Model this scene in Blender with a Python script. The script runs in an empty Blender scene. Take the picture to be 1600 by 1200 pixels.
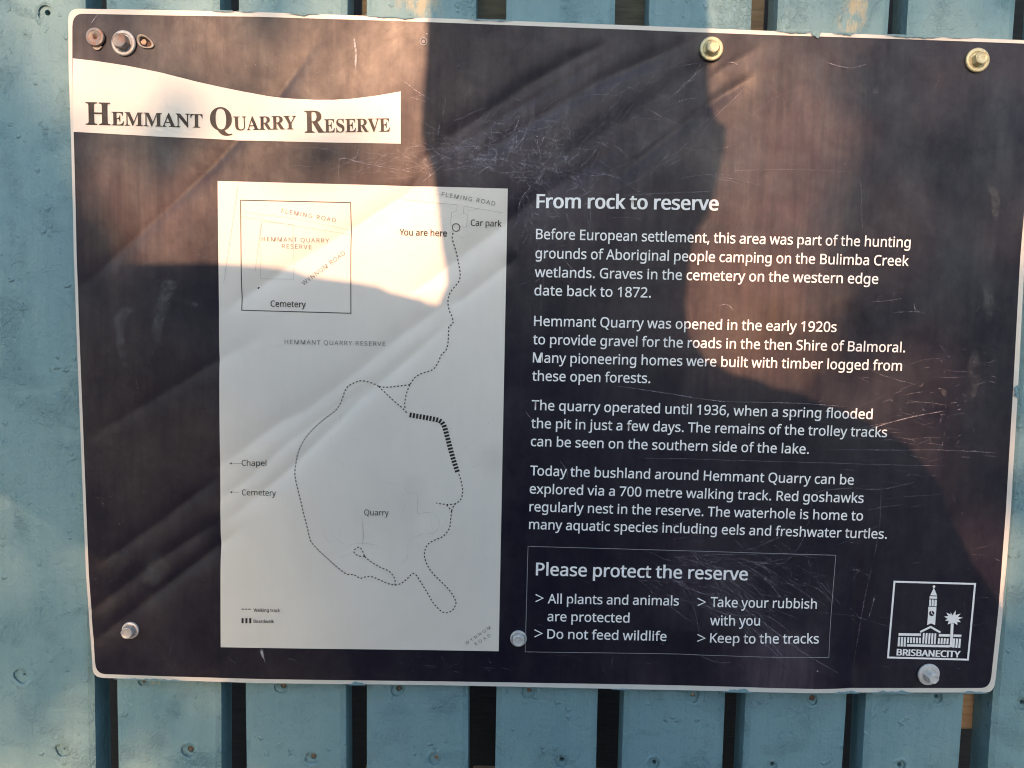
import bpy, bmesh, math, random
import numpy as np
from mathutils import Vector, Matrix

scene = bpy.context.scene
COL = scene.collection
rnd = random.Random(7)
NR = np.random.RandomState(11)

# ------------------------------------------------------------------ camera
SIGN_Z = 1.30                                  # height of the middle of the sign above the ground
FOCAL, CX, CY = 1200.0, 800.0, 600.0           # focal length in pixels of the 1600 x 1200 photograph
PITCH, ROLL = math.radians(-4.7), math.radians(1.42)
DIST = 0.4856
cam_data = bpy.data.cameras.new("camera")
cam_data.sensor_width = 36.0
cam_data.lens = FOCAL / 1600.0 * 36.0
cam_data.clip_start, cam_data.clip_end = 0.02, 200.0
cam = bpy.data.objects.new("camera", cam_data)
COL.objects.link(cam)
CAM_ROT = (Matrix.Rotation(math.radians(90) + PITCH, 3, 'X') @ Matrix.Rotation(ROLL, 3, 'Z'))
fwd = CAM_ROT @ Vector((0, 0, -1))
CAM_POS = Vector((0, 0, SIGN_Z)) - fwd * (DIST / fwd.y)
cam.matrix_world = Matrix.Translation(CAM_POS) @ CAM_ROT.to_4x4()
scene.camera = cam

# ------------------------------------------------------------------ daylight
SUN_EL, SUN_AZ = math.radians(15.0), math.radians(-7.0)     # azimuth from straight behind the viewer, + to the right
SUN_DIR = Vector((math.sin(SUN_AZ) * math.cos(SUN_EL), -math.cos(SUN_AZ) * math.cos(SUN_EL), math.sin(SUN_EL)))
world = bpy.data.worlds.new("World")
scene.world = world
world.use_nodes = True
wt = world.node_tree
sky = wt.nodes.new('ShaderNodeTexSky')
sky.sky_type = 'NISHITA'
sky.sun_disc = False
sky.sun_elevation = SUN_EL
sky.sun_rotation = math.radians(180) - SUN_AZ
sky.dust_density = 1.2
sky.air_density = 1.0
sky.ozone_density = 1.0
wt.links.new(sky.outputs[0], wt.nodes['Background'].inputs[0])
wt.nodes['Background'].inputs[1].default_value = 0.15
sun_data = bpy.data.lights.new("sun", 'SUN')
sun_data.energy = 2.1
sun_data.angle = math.radians(0.45)
sun_data.color = (1.0, 0.53, 0.30)
sun = bpy.data.objects.new("sun", sun_data)
COL.objects.link(sun)
sun.location = SUN_DIR * 8
sun.rotation_euler = SUN_DIR.to_track_quat('Z', 'Y').to_euler()
vs = scene.view_settings
vs.view_transform, vs.look, vs.gamma, vs.use_curve_mapping = 'Standard', 'None', 1.0, False
vs.exposure = 1.42
scene.cycles.pixel_filter_type, scene.cycles.filter_width = 'BLACKMAN_HARRIS', 1.1

# ------------------------------------------------------------------ letter outlines: advance, then bezier points (co, left handle, right handle) in 1/1000 em
SANS = {
',': (215, '154,84,152,87,149,65 136,23,143,45,128,1 111,-42,120,-20,102,-64 85,-103,94,-84,68,-103 33,-103,50,-103,38,-83 49,-38,43,-61,54,-15 63,31,58,8,67,54 73,93,70,74,98,93 148,93,123,93,150,90'),
'.': (215, '58,43,58,24,58,63 72,85,63,77,82,93 107,97,93,97,121,97 142,85,132,93,152,77 157,43,157,63,157,24 142,2,152,10,132,-7 107,-11,121,-11,93,-11 72,2,82,-7,63,10'),
'0': (459, '419,287,419,349,419,241 409,163,416,199,402,126 376,70,391,96,360,45 316,12,341,25,292,-1 229,-8,263,-8,186,-8 122,27,150,4,94,51 60,129,73,85,46,173 39,287,39,226,39,349 58,446,46,402,71,490 119,547,91,523,146,570 229,581,183,581,271,581 335,547,307,570,364,523 399,446,385,490,412,402|110,287,110,339,110,235 121,156,114,191,129,122 159,78,142,96,177,61 229,52,200,52,257,52 298,78,281,61,315,95 336,156,328,121,344,191 348,287,348,235,348,339 336,417,344,383,328,452 298,495,315,478,281,513 229,521,257,521,200,521 159,495,177,513,142,478 121,417,129,452,114,383'),
'1': (459, '285,0,285,191,262,0 216,0,239,0,216,133 216,400,216,267,216,416 216,439,216,429,216,450 217,470,217,460,218,479 219,499,218,489,210,490 196,477,203,483,189,471 169,455,180,464,149,438 108,405,129,422,96,421 71,452,84,437,123,492 226,573,175,532,246,573 285,573,265,573,285,382'),
'2': (459, '417,0,417,21,291,0 38,0,165,0,38,20 38,59,38,39,88,109 188,210,138,160,217,239 261,287,242,265,281,310 306,353,296,332,316,375 322,424,322,399,322,456 294,496,312,480,275,512 221,520,250,520,193,520 147,506,168,516,126,496 83,466,105,483,70,482 45,513,57,497,60,526 94,548,76,538,112,558 153,572,132,566,174,578 221,581,196,581,256,581 313,562,287,574,338,550 372,510,358,532,387,487 394,428,394,460,394,398 375,344,388,370,363,318 324,267,346,292,302,241 247,185,276,214,207,146 128,67,167,107,128,66 128,64,128,65,224,64 417,64,321,64,417,43'),
'3': (459, '395,439,395,480,395,413 381,372,391,391,371,353 340,326,358,338,322,315 277,302,301,306,277,300 277,298,277,299,323,293 379,255,357,279,402,231 413,163,413,201,413,130 390,74,405,100,374,48 318,14,350,28,286,-1 193,-8,244,-8,163,-8 110,-1,136,-6,84,3 36,23,60,11,36,45 36,89,36,67,60,77 114,61,86,68,142,55 194,51,168,51,245,51 305,81,282,61,328,101 339,164,339,129,339,188 320,223,333,208,308,237 265,255,289,248,241,262 179,265,213,265,160,265 123,265,142,265,123,285 123,326,123,306,142,326 180,326,161,326,211,326 259,339,238,330,280,348 307,377,296,361,318,394 323,434,323,412,323,462 295,498,314,483,276,514 219,521,251,521,199,521 164,515,180,519,147,511 117,498,132,506,103,491 75,473,89,483,63,489 39,521,51,505,60,537 115,563,85,551,145,575 218,581,180,581,278,581 352,540,323,567,381,514'),
'6': (459, '44,245,44,202,44,278 51,342,46,310,55,374 75,433,63,405,86,462 121,510,101,487,141,532 196,562,166,549,226,574 306,581,263,581,318,581 344,579,330,580,357,578 377,573,368,576,377,553 377,513,377,533,367,516 344,520,356,519,332,522 308,523,320,523,271,523 216,504,240,517,191,492 158,454,172,475,143,433 127,380,133,408,120,352 115,291,116,323,116,291 119,291,118,291,128,304 150,326,138,315,162,336 194,350,177,344,212,356 255,358,232,358,288,358 342,338,317,352,367,324 400,279,386,305,414,253 421,184,421,221,421,145 399,82,414,111,384,53 336,15,363,31,309,0 239,-8,276,-8,212,-8 163,7,186,-3,139,17 101,54,119,33,83,75 59,133,69,101,49,165|238,51,218,51,272,51 320,84,299,62,341,105 351,184,351,139,351,221 324,271,342,250,305,292 241,303,277,303,215,303 175,287,194,298,156,277 131,248,142,264,121,232 115,198,115,215,115,180 123,146,118,163,128,129 146,99,136,113,157,84 185,64,170,73,200,56'),
'7': (459, '109,0,135,0,187,169 344,508,266,339,241,508 35,508,138,508,35,530 35,573,35,551,163,573 419,573,291,573,419,554 419,518,419,536,342,345 187,0,264,173,161,0'),
'8': (459, '229,581,196,581,262,581 318,565,292,575,343,555 378,519,363,539,393,499 400,443,400,473,400,420 385,383,395,400,375,366 346,338,362,351,329,325 291,303,311,313,315,292 355,265,336,279,374,251 401,216,390,234,413,197 419,148,419,175,419,116 395,65,411,89,380,42 330,11,358,24,302,-2 231,-8,269,-8,190,-8 126,10,155,-2,98,23 61,63,76,40,47,86 39,146,39,113,39,172 56,214,45,195,67,233 99,264,81,250,118,278 158,299,137,289,139,310 107,336,122,322,92,349 71,383,80,365,62,400 58,444,58,421,58,474 80,518,65,498,95,538 141,565,115,554,167,575|108,145,108,165,108,117 138,76,118,94,158,57 229,48,188,48,268,48 319,76,298,57,339,94 350,148,350,118,350,166 335,197,345,183,325,211 293,235,311,224,275,246 229,265,254,256,225,267 217,270,221,269,193,260 157,237,173,249,141,226 121,197,129,212,112,182|228,524,259,524,198,524 155,502,174,517,136,488 127,441,127,468,127,421 141,391,131,405,150,378 179,357,163,367,195,348 232,330,213,339,250,338 282,357,267,347,297,366 317,392,308,378,326,405 330,441,330,422,330,468 302,502,321,488,284,517'),
'9': (459, '417,328,417,371,417,295 410,231,415,263,406,198 387,139,398,168,375,111 340,63,360,85,320,41 265,11,295,23,234,-2 154,-8,197,-8,143,-8 117,-6,131,-7,103,-5 82,0,91,-3,82,20 82,60,82,40,91,57 115,53,103,54,128,51 152,50,141,50,190,50 245,68,221,56,269,80 303,118,289,97,318,139 334,192,328,164,341,220 346,281,345,250,344,281 341,281,342,281,333,268 310,247,323,257,298,237 266,223,283,229,248,217 204,214,228,214,172,214 118,235,143,221,93,248 61,294,74,268,47,319 40,387,40,350,40,427 63,491,48,462,78,520 127,557,99,542,154,573 223,581,186,581,250,581 299,565,276,575,323,555 361,518,343,539,379,497 402,439,392,471,412,408|223,521,243,521,190,521 142,488,163,510,120,466 110,388,110,433,110,351 137,301,119,322,155,280 220,269,182,269,245,269 286,285,268,275,305,296 330,325,320,309,340,341 346,374,346,357,346,392 338,426,343,409,333,444 315,474,325,460,305,488 277,508,292,500,261,517'),
'>': (459, '40,156,40,135,141,198 342,281,242,240,242,329 40,425,141,377,40,446 40,488,40,467,166,425 418,299,292,362,418,286 418,259,418,272,292,204 40,93,166,148,40,114'),
'A': (512, '437,0,462,0,414,59 368,177,391,118,292,177 141,177,217,177,118,118 73,0,96,59,49,0 0,0,24,0,75,192 224,575,149,383,245,575 289,575,267,575,363,383 512,0,437,192,487,0|282,415,304,357,281,419 274,438,278,427,271,449 263,473,267,461,260,485 255,500,257,494,252,490 247,468,250,479,244,457 238,438,241,447,235,429 230,415,232,421,209,357 165,241,187,299,226,241 346,241,286,241,325,299'),
'B': (521, '241,573,187,573,313,573 404,541,367,562,440,520 459,431,459,483,459,408 446,371,455,388,438,354 409,328,426,339,393,316 350,304,373,308,350,303 350,300,350,301,374,296 415,279,395,289,435,269 461,236,450,254,472,217 478,163,478,193,478,128 454,74,470,99,438,50 385,19,415,31,356,6 279,0,320,0,212,0 78,0,145,0,78,191 78,573,78,382,132,573|256,329,221,329,305,329 357,352,339,337,375,368 384,423,384,392,384,454 351,490,373,477,329,504 245,511,293,511,213,511 150,511,182,511,150,450 150,329,150,389,185,329|150,269,187,269,150,199 150,61,150,130,188,61 265,61,227,61,316,61 371,91,352,71,391,110 401,168,401,136,401,189 388,221,397,206,379,236 344,256,364,248,323,265 260,269,295,269,223,269'),
'C': (507, '323,517,349,517,293,517 241,502,265,512,216,491 178,456,195,476,161,436 139,383,148,412,130,354 125,286,125,322,125,239 147,164,132,198,162,129 213,83,184,102,242,65 322,55,279,55,348,55 394,62,371,57,416,66 460,78,438,71,460,57 460,15,460,36,438,7 393,-2,416,1,371,-6 312,-8,343,-8,254,-8 166,28,205,4,127,52 78,131,98,86,59,175 49,287,49,227,49,330 67,406,55,370,79,442 120,499,97,473,143,525 206,559,172,545,240,574 324,581,280,581,353,581 409,572,382,578,436,566 482,547,461,558,472,527 453,486,463,506,435,494 394,508,416,501,372,514'),
'D': (585, '536,292,536,353,536,228 501,131,525,174,477,87 399,33,443,55,354,11 237,0,300,0,184,0 78,0,131,0,78,191 78,573,78,382,137,573 254,573,195,573,312,573 404,540,362,562,446,519 502,446,479,488,525,405|460,289,460,214,460,340 435,415,452,382,418,447 361,487,394,471,329,503 244,511,290,511,213,511 150,511,181,511,150,361 150,62,150,211,176,62 228,62,202,62,305,62 402,119,363,81,441,157'),
'E': (446, '398,0,398,21,291,0 78,0,184,0,78,191 78,573,78,382,184,573 398,573,291,573,398,551 398,509,398,530,315,509 150,509,233,509,150,450 150,330,150,390,228,330 383,330,306,330,383,310 383,268,383,289,306,268 150,268,228,268,150,200 150,63,150,132,233,63 398,63,315,63,398,42'),
'F': (416, '150,0,150,81,126,0 78,0,102,0,78,191 78,573,78,382,184,573 398,573,291,573,398,551 398,509,398,530,315,509 150,509,233,509,150,442 150,306,150,374,227,306 383,306,305,306,383,285 383,243,383,264,305,243 150,243,227,243,150,162'),
'G': (584, '326,302,326,281,392,302 524,302,458,302,524,209 524,22,524,115,493,11 431,-1,462,4,399,-6 323,-8,363,-8,264,-8 173,28,214,4,133,51 81,130,102,85,59,174 49,286,49,226,49,346 84,442,61,398,108,486 186,544,142,520,230,568 346,581,283,581,378,581 437,572,408,578,465,566 516,547,492,558,507,526 489,484,498,505,469,493 421,508,446,501,395,514 342,517,369,517,296,517 225,489,257,508,192,470 150,409,167,444,133,375 124,286,124,334,124,241 146,166,132,201,161,131 216,84,184,103,247,64 340,55,289,55,365,55 404,59,387,56,422,61 452,68,438,64,452,125 452,238,452,182,410,238 326,238,368,238,326,260'),
'H': (594, '516,0,516,191,492,0 443,0,468,0,443,89 443,267,443,178,346,267 150,267,248,267,150,178 150,0,150,89,126,0 78,0,102,0,78,191 78,573,78,382,102,573 150,573,126,573,150,492 150,330,150,411,248,330 443,330,346,330,443,411 443,573,443,492,468,573 516,573,492,573,516,382'),
'I': (272, '239,0,239,14,170,0 32,0,101,0,32,14 32,42,32,28,55,47 99,57,77,52,99,210 99,515,99,362,77,520 32,531,55,526,32,545 32,573,32,559,101,573 239,573,170,573,239,559 239,531,239,545,217,526 172,515,194,520,172,362 172,57,172,210,194,52 239,42,217,47,239,28'),
'K': (496, '496,0,418,108,468,0 411,0,440,0,344,91 209,273,276,182,189,256 150,222,169,239,150,148 150,0,150,74,126,0 78,0,102,0,78,191 78,573,78,382,102,573 150,573,126,573,150,478 150,290,150,384,166,308 199,345,182,327,215,363 249,399,232,381,300,457 403,573,352,515,431,573 488,573,460,573,412,489 261,323,336,406,339,215'),
'L': (420, '78,0,185,0,78,191 78,573,78,382,102,573 150,573,126,573,150,403 150,64,150,234,233,64 400,64,317,64,400,43 400,0,400,21,293,0'),
'M': (727, '330,0,350,0,268,167 142,502,205,335,141,502 139,502,140,502,140,491 142,461,141,478,142,445 144,407,143,426,144,387 144,347,144,368,144,231 144,0,144,116,122,0 78,0,100,0,78,191 78,573,78,382,113,573 184,573,149,573,243,416 361,103,302,260,362,103 364,103,363,103,424,260 544,573,484,416,579,573 650,573,614,573,650,382 650,0,650,191,626,0 578,0,602,0,578,117 578,352,578,235,578,371 579,408,578,389,580,426 581,460,580,444,582,476 584,501,583,490,583,501 581,501,582,501,517,334 390,0,453,167,370,0'),
'N': (609, '532,0,532,191,504,0 447,0,476,0,345,159 141,476,243,317,140,476 138,476,139,476,139,463 141,432,140,449,142,415 143,378,142,397,144,359 144,320,144,340,144,213 144,0,144,107,122,0 78,0,100,0,78,191 78,573,78,382,106,573 161,573,133,573,263,415 467,99,365,257,468,99 470,99,469,99,469,107 468,137,469,120,467,154 466,193,466,173,465,214 464,249,464,232,464,357 464,573,464,465,487,573 532,573,509,573,532,382'),
'O': (626, '577,287,577,346,577,243 561,166,572,202,549,130 510,73,533,99,488,47 428,13,461,27,395,-1 314,-8,357,-8,269,-8 196,13,230,-1,163,27 114,73,136,47,92,99 65,167,76,130,54,203 49,288,49,244,49,347 78,442,59,398,97,486 166,545,126,520,205,569 314,581,254,581,372,581 459,545,420,569,498,521 547,442,527,486,567,398|125,287,125,335,125,239 145,163,132,198,159,128 207,83,179,101,235,64 314,55,271,55,357,55 420,83,392,64,447,101 481,163,468,128,495,198 501,287,501,239,501,359 456,457,486,416,426,498 314,518,379,518,271,518 207,490,235,509,179,472 145,411,159,445,132,377'),
'P': (485, '229,573,179,573,304,573 393,528,359,558,427,499 444,404,444,458,444,381 433,336,440,358,425,315 395,278,412,295,377,261 324,238,353,248,295,228 216,223,258,223,194,223 150,223,172,223,150,149 150,0,150,74,126,0 78,0,102,0,78,191 78,573,78,382,128,573|223,511,274,511,199,511 150,511,174,511,150,435 150,285,150,360,169,285 208,285,188,285,244,285 298,296,274,289,322,304 352,334,340,316,364,351 370,401,370,373,370,438 334,484,358,465,311,502'),
'Q': (626, '577,287,577,346,577,241 559,160,571,198,546,122 503,64,527,90,478,38 411,6,447,19,456,-41 548,-136,502,-89,513,-136 444,-136,479,-136,407,-93 334,-7,370,-50,330,-7 324,-8,327,-7,320,-8 314,-8,317,-8,269,-8 196,13,230,-1,163,27 114,73,136,47,92,99 65,167,76,130,54,203 49,288,49,244,49,347 78,442,59,398,97,486 166,545,126,520,205,569 314,581,254,581,372,581 459,545,420,569,498,521 547,442,527,486,567,398|125,287,125,335,125,239 145,163,132,198,159,128 207,83,179,101,235,64 314,55,271,55,357,55 420,83,392,64,447,101 481,163,468,128,495,198 501,287,501,239,501,359 456,457,486,416,426,498 314,518,379,518,271,518 207,490,235,509,179,472 145,411,159,445,132,377'),
'R': (499, '236,573,183,573,283,573 353,555,323,567,384,543 422,500,407,524,437,476 444,410,444,446,444,379 427,334,439,354,416,313 385,285,402,297,367,273 330,257,349,264,382,171 487,0,434,86,459,0 403,0,431,0,356,79 264,237,310,158,226,237 150,237,188,237,150,158 150,0,150,79,126,0 78,0,102,0,78,191 78,573,78,382,130,573|232,510,263,510,204,510 150,510,177,510,150,439 150,298,150,368,179,298 236,298,207,298,282,298 338,325,316,307,359,344 370,407,370,371,370,432 355,467,365,452,345,482 310,500,330,493,289,507'),
'S': (440, '403,153,403,183,403,119 378,66,394,90,361,42 307,11,337,24,276,-2 198,-8,240,-8,177,-8 137,-5,156,-7,117,-3 83,4,99,0,67,8 41,19,53,13,41,42 41,88,41,65,60,80 113,65,84,72,141,58 201,55,171,55,230,55 273,66,253,58,292,73 316,98,306,84,326,112 330,147,330,128,330,165 318,194,326,181,310,207 277,230,297,219,258,241 196,265,230,252,171,274 131,294,150,283,113,304 85,330,97,316,73,343 57,375,63,358,51,392 48,435,48,412,48,465 71,513,56,491,87,534 136,563,108,551,163,575 231,581,195,581,262,581 318,572,291,578,344,566 389,549,368,558,381,528 366,487,374,507,347,495 302,508,325,503,279,514 229,517,254,517,205,517 169,507,185,514,153,500 133,478,141,490,125,465 121,434,121,450,121,415 133,386,125,399,141,373 172,351,154,361,191,341 246,318,215,330,280,306 332,279,308,293,355,265 385,228,372,248,397,208'),
'T': (446, '259,0,259,170,235,0 187,0,211,0,187,170 187,509,187,339,127,509 8,509,68,509,8,530 8,573,8,551,151,573 437,573,294,573,437,551 437,509,437,530,378,509 259,509,318,509,259,339'),
'U': (586, '513,202,513,326,513,163 489,95,505,127,473,63 416,20,449,38,383,1 290,-8,341,-8,219,-8 128,50,165,11,91,89 72,204,72,140,72,327 72,573,72,450,96,573 144,573,120,573,144,449 144,201,144,325,144,155 182,93,157,119,206,67 294,55,244,55,329,55 379,73,357,61,401,86 427,126,416,103,437,148 442,202,442,173,442,326 442,573,442,449,466,573 513,573,489,573,513,449'),
'V': (481, '481,573,456,573,413,382 277,0,345,191,253,0 204,0,229,0,136,191 0,573,68,382,25,573 75,573,50,573,118,450 204,205,161,328,210,190 220,160,215,175,224,146 231,119,228,132,235,106 241,80,238,93,243,93 250,119,246,106,253,133 262,161,257,147,266,176 277,207,271,191,319,329 405,573,362,451,430,573'),
'W': (746, '735,573,710,573,685,382 583,0,634,191,559,0 510,0,534,0,473,125 399,375,436,250,395,387 389,410,392,398,386,422 380,443,383,433,377,454 373,471,375,463,371,479 370,488,370,485,369,485 367,471,368,479,366,463 361,443,364,454,358,433 352,409,355,421,350,397 342,373,346,385,306,249 234,0,270,124,210,0 161,0,186,0,111,191 10,573,60,382,35,573 85,573,60,573,115,456 174,223,144,339,177,211 183,186,180,198,186,174 190,151,188,163,193,140 196,118,195,129,198,107 201,87,200,97,203,97 206,119,205,108,208,131 213,154,211,142,216,166 222,191,219,179,225,203 232,227,229,215,265,342 333,573,299,457,358,573 407,573,383,573,442,457 512,225,477,341,516,212 523,187,520,200,526,175 532,151,529,163,534,139 538,117,537,128,540,106 544,87,542,96,545,100 550,129,547,114,553,143 560,175,556,159,563,191 572,224,567,207,601,340 660,573,631,456,685,573'),
'Y': (454, '227,291,177,385,277,385 376,573,326,479,402,573 454,573,428,573,390,456 263,222,327,339,263,148 263,0,263,74,239,0 191,0,215,0,191,73 191,219,191,146,127,337 0,573,64,455,26,573 79,573,52,573,128,479'),
'a': (450, '231,437,203,437,283,437 347,403,322,426,372,380 385,293,385,343,385,195 385,0,385,98,368,0 334,0,351,0,329,20 320,61,325,41,319,61 317,61,318,61,304,45 279,22,292,32,266,12 234,-1,251,4,217,-6 172,-8,196,-8,147,-8 103,6,124,-3,82,15 55,48,66,29,43,67 37,119,37,91,37,162 87,219,54,195,121,242 243,257,173,254,267,257 316,259,292,258,316,268 316,285,316,276,316,321 293,359,308,345,277,373 227,380,255,380,204,380 163,370,183,377,142,363 106,347,123,356,99,365 84,400,91,383,103,410 151,426,125,419,176,433|252,208,273,209,198,206 141,182,161,197,120,167 110,119,110,146,110,95 132,66,117,77,147,55 188,49,165,49,225,49 279,79,255,59,303,99 315,172,315,130,315,184 315,210,315,197,294,209'),
'b': (493, '139,461,139,511,139,443 138,410,138,426,137,394 135,373,136,382,136,373 139,373,137,373,151,391 189,419,168,406,211,431 272,437,238,437,325,437 401,381,368,418,433,344 449,215,449,289,449,166 427,91,442,125,412,58 365,17,392,33,338,0 272,-8,307,-8,238,-8 189,10,211,-2,168,23 139,55,151,37,137,55 133,55,135,55,128,36 119,0,123,18,102,0 68,0,85,0,68,203 68,609,68,406,92,609 139,609,115,609,139,560|260,379,299,379,229,379 188,361,205,373,170,350 150,308,157,332,142,285 139,217,139,254,139,216 139,214,139,215,139,161 165,93,147,121,182,65 261,51,214,51,300,51 348,93,329,65,367,121 376,216,376,162,376,270 348,338,367,310,329,365'),
'c': (385, '241,-8,265,-8,203,-8 139,15,169,0,109,31 69,87,86,55,53,120 44,213,44,162,44,265 71,342,53,308,88,375 142,415,112,399,173,430 245,438,207,438,267,438 309,431,288,436,329,426 358,415,346,421,351,395 337,356,344,376,324,361 292,370,309,365,275,374 244,376,259,376,215,376 172,358,191,370,154,345 131,303,140,327,122,279 117,213,117,249,117,179 131,126,122,150,140,102 172,71,153,84,190,59 240,53,213,53,263,53 302,60,284,55,320,65 351,78,336,71,351,57 351,15,351,36,337,8 304,-2,321,2,286,-6'),
'd': (493, '221,-8,243,-8,167,-8 92,48,124,11,60,85 44,214,44,140,44,288 93,381,60,344,125,419 221,438,168,438,244,438 280,429,263,435,296,424 323,407,311,416,335,397 354,374,346,386,356,374 359,374,358,374,359,381 356,405,358,392,355,419 354,438,354,430,354,495 354,609,354,552,378,609 425,609,401,609,425,406 425,0,425,203,406,0 368,0,387,0,365,19 358,58,361,38,357,58 354,58,356,58,346,45 323,24,335,34,311,15 279,1,296,7,263,-5|232,51,193,51,277,51 328,88,309,63,346,113 355,200,355,150,355,205 355,213,355,209,355,267 329,336,346,308,311,365 231,379,279,379,193,379 146,334,165,364,127,304 117,213,117,263,117,161 146,93,127,121,165,65'),
'e': (452, '234,438,196,438,271,438 329,414,303,430,356,398 390,346,376,375,404,317 411,244,411,283,411,230 411,201,411,215,313,201 117,201,215,201,118,153 154,90,131,116,178,65 254,52,211,52,281,52 327,60,306,55,348,65 392,82,370,72,392,61 392,20,392,41,370,10 327,-1,349,3,306,-6 251,-8,280,-8,210,-8 143,17,174,0,112,33 70,91,88,58,53,124 44,212,44,164,44,259 68,333,52,299,84,366 134,411,106,392,163,429|233,380,257,380,200,380 154,348,173,369,134,326 119,257,122,296,192,257 338,257,265,257,338,282 326,322,334,303,319,340 292,364,308,354,277,375'),
'f': (276, '266,375,266,393,230,375 158,375,194,375,158,250 158,0,158,125,134,0 87,0,111,0,87,125 87,375,87,250,62,375 12,375,37,375,12,386 12,408,12,397,37,416 87,432,62,424,87,441 87,457,87,449,87,494 104,547,93,524,115,570 152,597,131,587,172,608 227,613,198,613,244,613 274,609,260,612,288,606 310,599,300,603,304,581 292,544,298,562,283,546 262,552,273,549,251,554 228,556,240,556,204,556 175,532,187,548,164,516 158,458,158,492,158,449 158,430,158,439,194,430 266,430,230,430,266,412'),
'g': (493, '221,438,165,438,249,438 297,422,274,433,320,411 355,373,339,395,357,373 359,373,358,373,362,392 369,430,366,411,388,430 425,430,406,430,425,284 425,-7,425,138,425,-48 404,-109,418,-82,390,-137 341,-172,369,-158,312,-186 233,-192,276,-192,202,-192 147,-186,173,-190,121,-181 78,-165,98,-174,78,-144 78,-100,78,-122,98,-111 149,-125,122,-119,176,-131 237,-134,206,-134,273,-134 324,-101,302,-123,345,-80 355,-13,355,-50,355,-7 355,4,355,-2,355,10 356,32,356,20,357,44 358,57,357,52,357,57 354,57,356,57,339,35 299,8,321,19,277,-3 221,-8,251,-8,166,-8 91,51,122,11,60,90 44,214,44,144,44,283 91,377,60,337,122,418|230,379,259,379,206,379 169,359,186,372,152,346 130,303,139,328,121,279 117,213,117,249,117,160 146,92,127,120,166,64 232,50,194,50,254,50 288,58,272,53,303,64 326,85,316,73,337,97 349,131,344,112,354,149 356,197,356,172,356,203 356,214,356,209,356,253 343,309,352,285,334,333 302,362,320,350,283,373'),
'h': (496, '139,431,139,490,139,420 138,399,138,410,137,389 135,370,136,379,136,370 140,370,138,370,149,385 174,407,160,398,188,417 221,429,203,424,238,435 273,437,255,437,308,437 360,421,337,432,384,410 413,370,401,393,425,347 431,280,431,317,431,187 431,0,431,93,407,0 361,0,384,0,361,92 361,275,361,183,361,310 338,353,353,336,322,370 265,379,298,379,233,379 189,360,207,372,171,348 150,308,158,331,143,284 139,222,139,256,139,148 139,0,139,74,115,0 68,0,92,0,68,203 68,609,68,406,92,609 139,609,115,609,139,550'),
'i': (207, '139,430,115,430,139,287 139,0,139,143,115,0 68,0,92,0,68,143 68,430,68,287,92,430|104,591,92,591,115,591 133,580,124,587,141,573 145,546,145,562,145,531 133,512,141,520,124,505 104,501,115,501,92,501 75,512,83,505,67,520 63,546,63,531,63,562 75,580,67,573,83,587'),
'j': (207, '18,-192,46,-192,4,-192 -18,-190,-7,-192,-28,-188 -44,-183,-37,-186,-44,-164 -44,-126,-44,-145,-36,-128 -19,-132,-28,-130,-11,-133 9,-134,-1,-134,26,-134 51,-120,40,-129,63,-111 68,-67,68,-93,68,99 68,430,68,264,92,430 139,430,115,430,139,265 139,-64,139,101,139,-91 126,-133,134,-114,117,-152 87,-177,104,-167,69,-187|63,546,63,531,63,562 75,580,67,573,83,587 104,591,92,591,115,591 133,580,124,587,141,573 145,546,145,562,145,531 133,512,141,520,124,505 104,501,115,501,92,501 75,512,83,505,67,520'),
'k': (428, '138,291,138,397,138,283 137,257,138,271,136,244 135,221,135,231,136,221 138,221,137,221,141,226 152,240,146,232,159,248 172,264,165,256,179,273 189,285,184,279,235,333 326,430,281,381,354,430 409,430,381,430,351,369 235,246,293,307,297,164 421,0,359,82,393,0 336,0,364,0,286,67 187,200,237,134,171,186 138,158,154,172,138,105 138,0,138,53,115,0 68,0,91,0,68,203 68,609,68,406,91,609 138,609,115,609,138,503'),
'l': (207, '139,0,139,203,115,0 68,0,92,0,68,203 68,609,68,406,92,609 139,609,115,609,139,406'),
'm': (750, '540,438,512,438,588,438 649,401,625,425,673,376 685,280,685,335,685,187 685,0,685,93,662,0 615,0,638,0,615,92 615,277,615,184,615,310 594,353,608,336,580,370 528,379,558,379,486,379 438,342,456,366,420,318 411,237,411,283,411,158 411,0,411,79,388,0 342,0,365,0,342,92 342,277,342,184,342,299 332,333,338,318,326,348 303,367,316,360,290,375 253,379,274,379,225,379 185,360,202,372,169,348 150,308,157,331,142,285 139,223,139,257,139,149 139,0,139,74,115,0 68,0,92,0,68,143 68,430,68,287,87,430 125,430,106,430,129,410 136,371,132,391,137,371 140,371,138,371,149,386 173,409,160,399,186,418 217,431,200,426,233,435 266,438,249,438,299,438 349,420,327,432,371,408 398,366,388,390,399,366 402,366,400,366,416,390 461,420,436,408,486,432'),
'n': (496, '275,438,257,438,326,438 391,401,365,425,418,376 431,280,431,335,431,187 431,0,431,93,407,0 361,0,384,0,361,92 361,275,361,183,361,310 338,353,353,336,322,370 265,379,298,379,217,379 166,338,184,365,148,312 139,223,139,273,139,149 139,0,139,74,115,0 68,0,92,0,68,143 68,430,68,287,87,430 125,430,106,430,129,410 136,371,132,391,137,371 140,371,138,371,149,386 175,409,161,399,189,418 222,431,205,426,239,435'),
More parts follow.
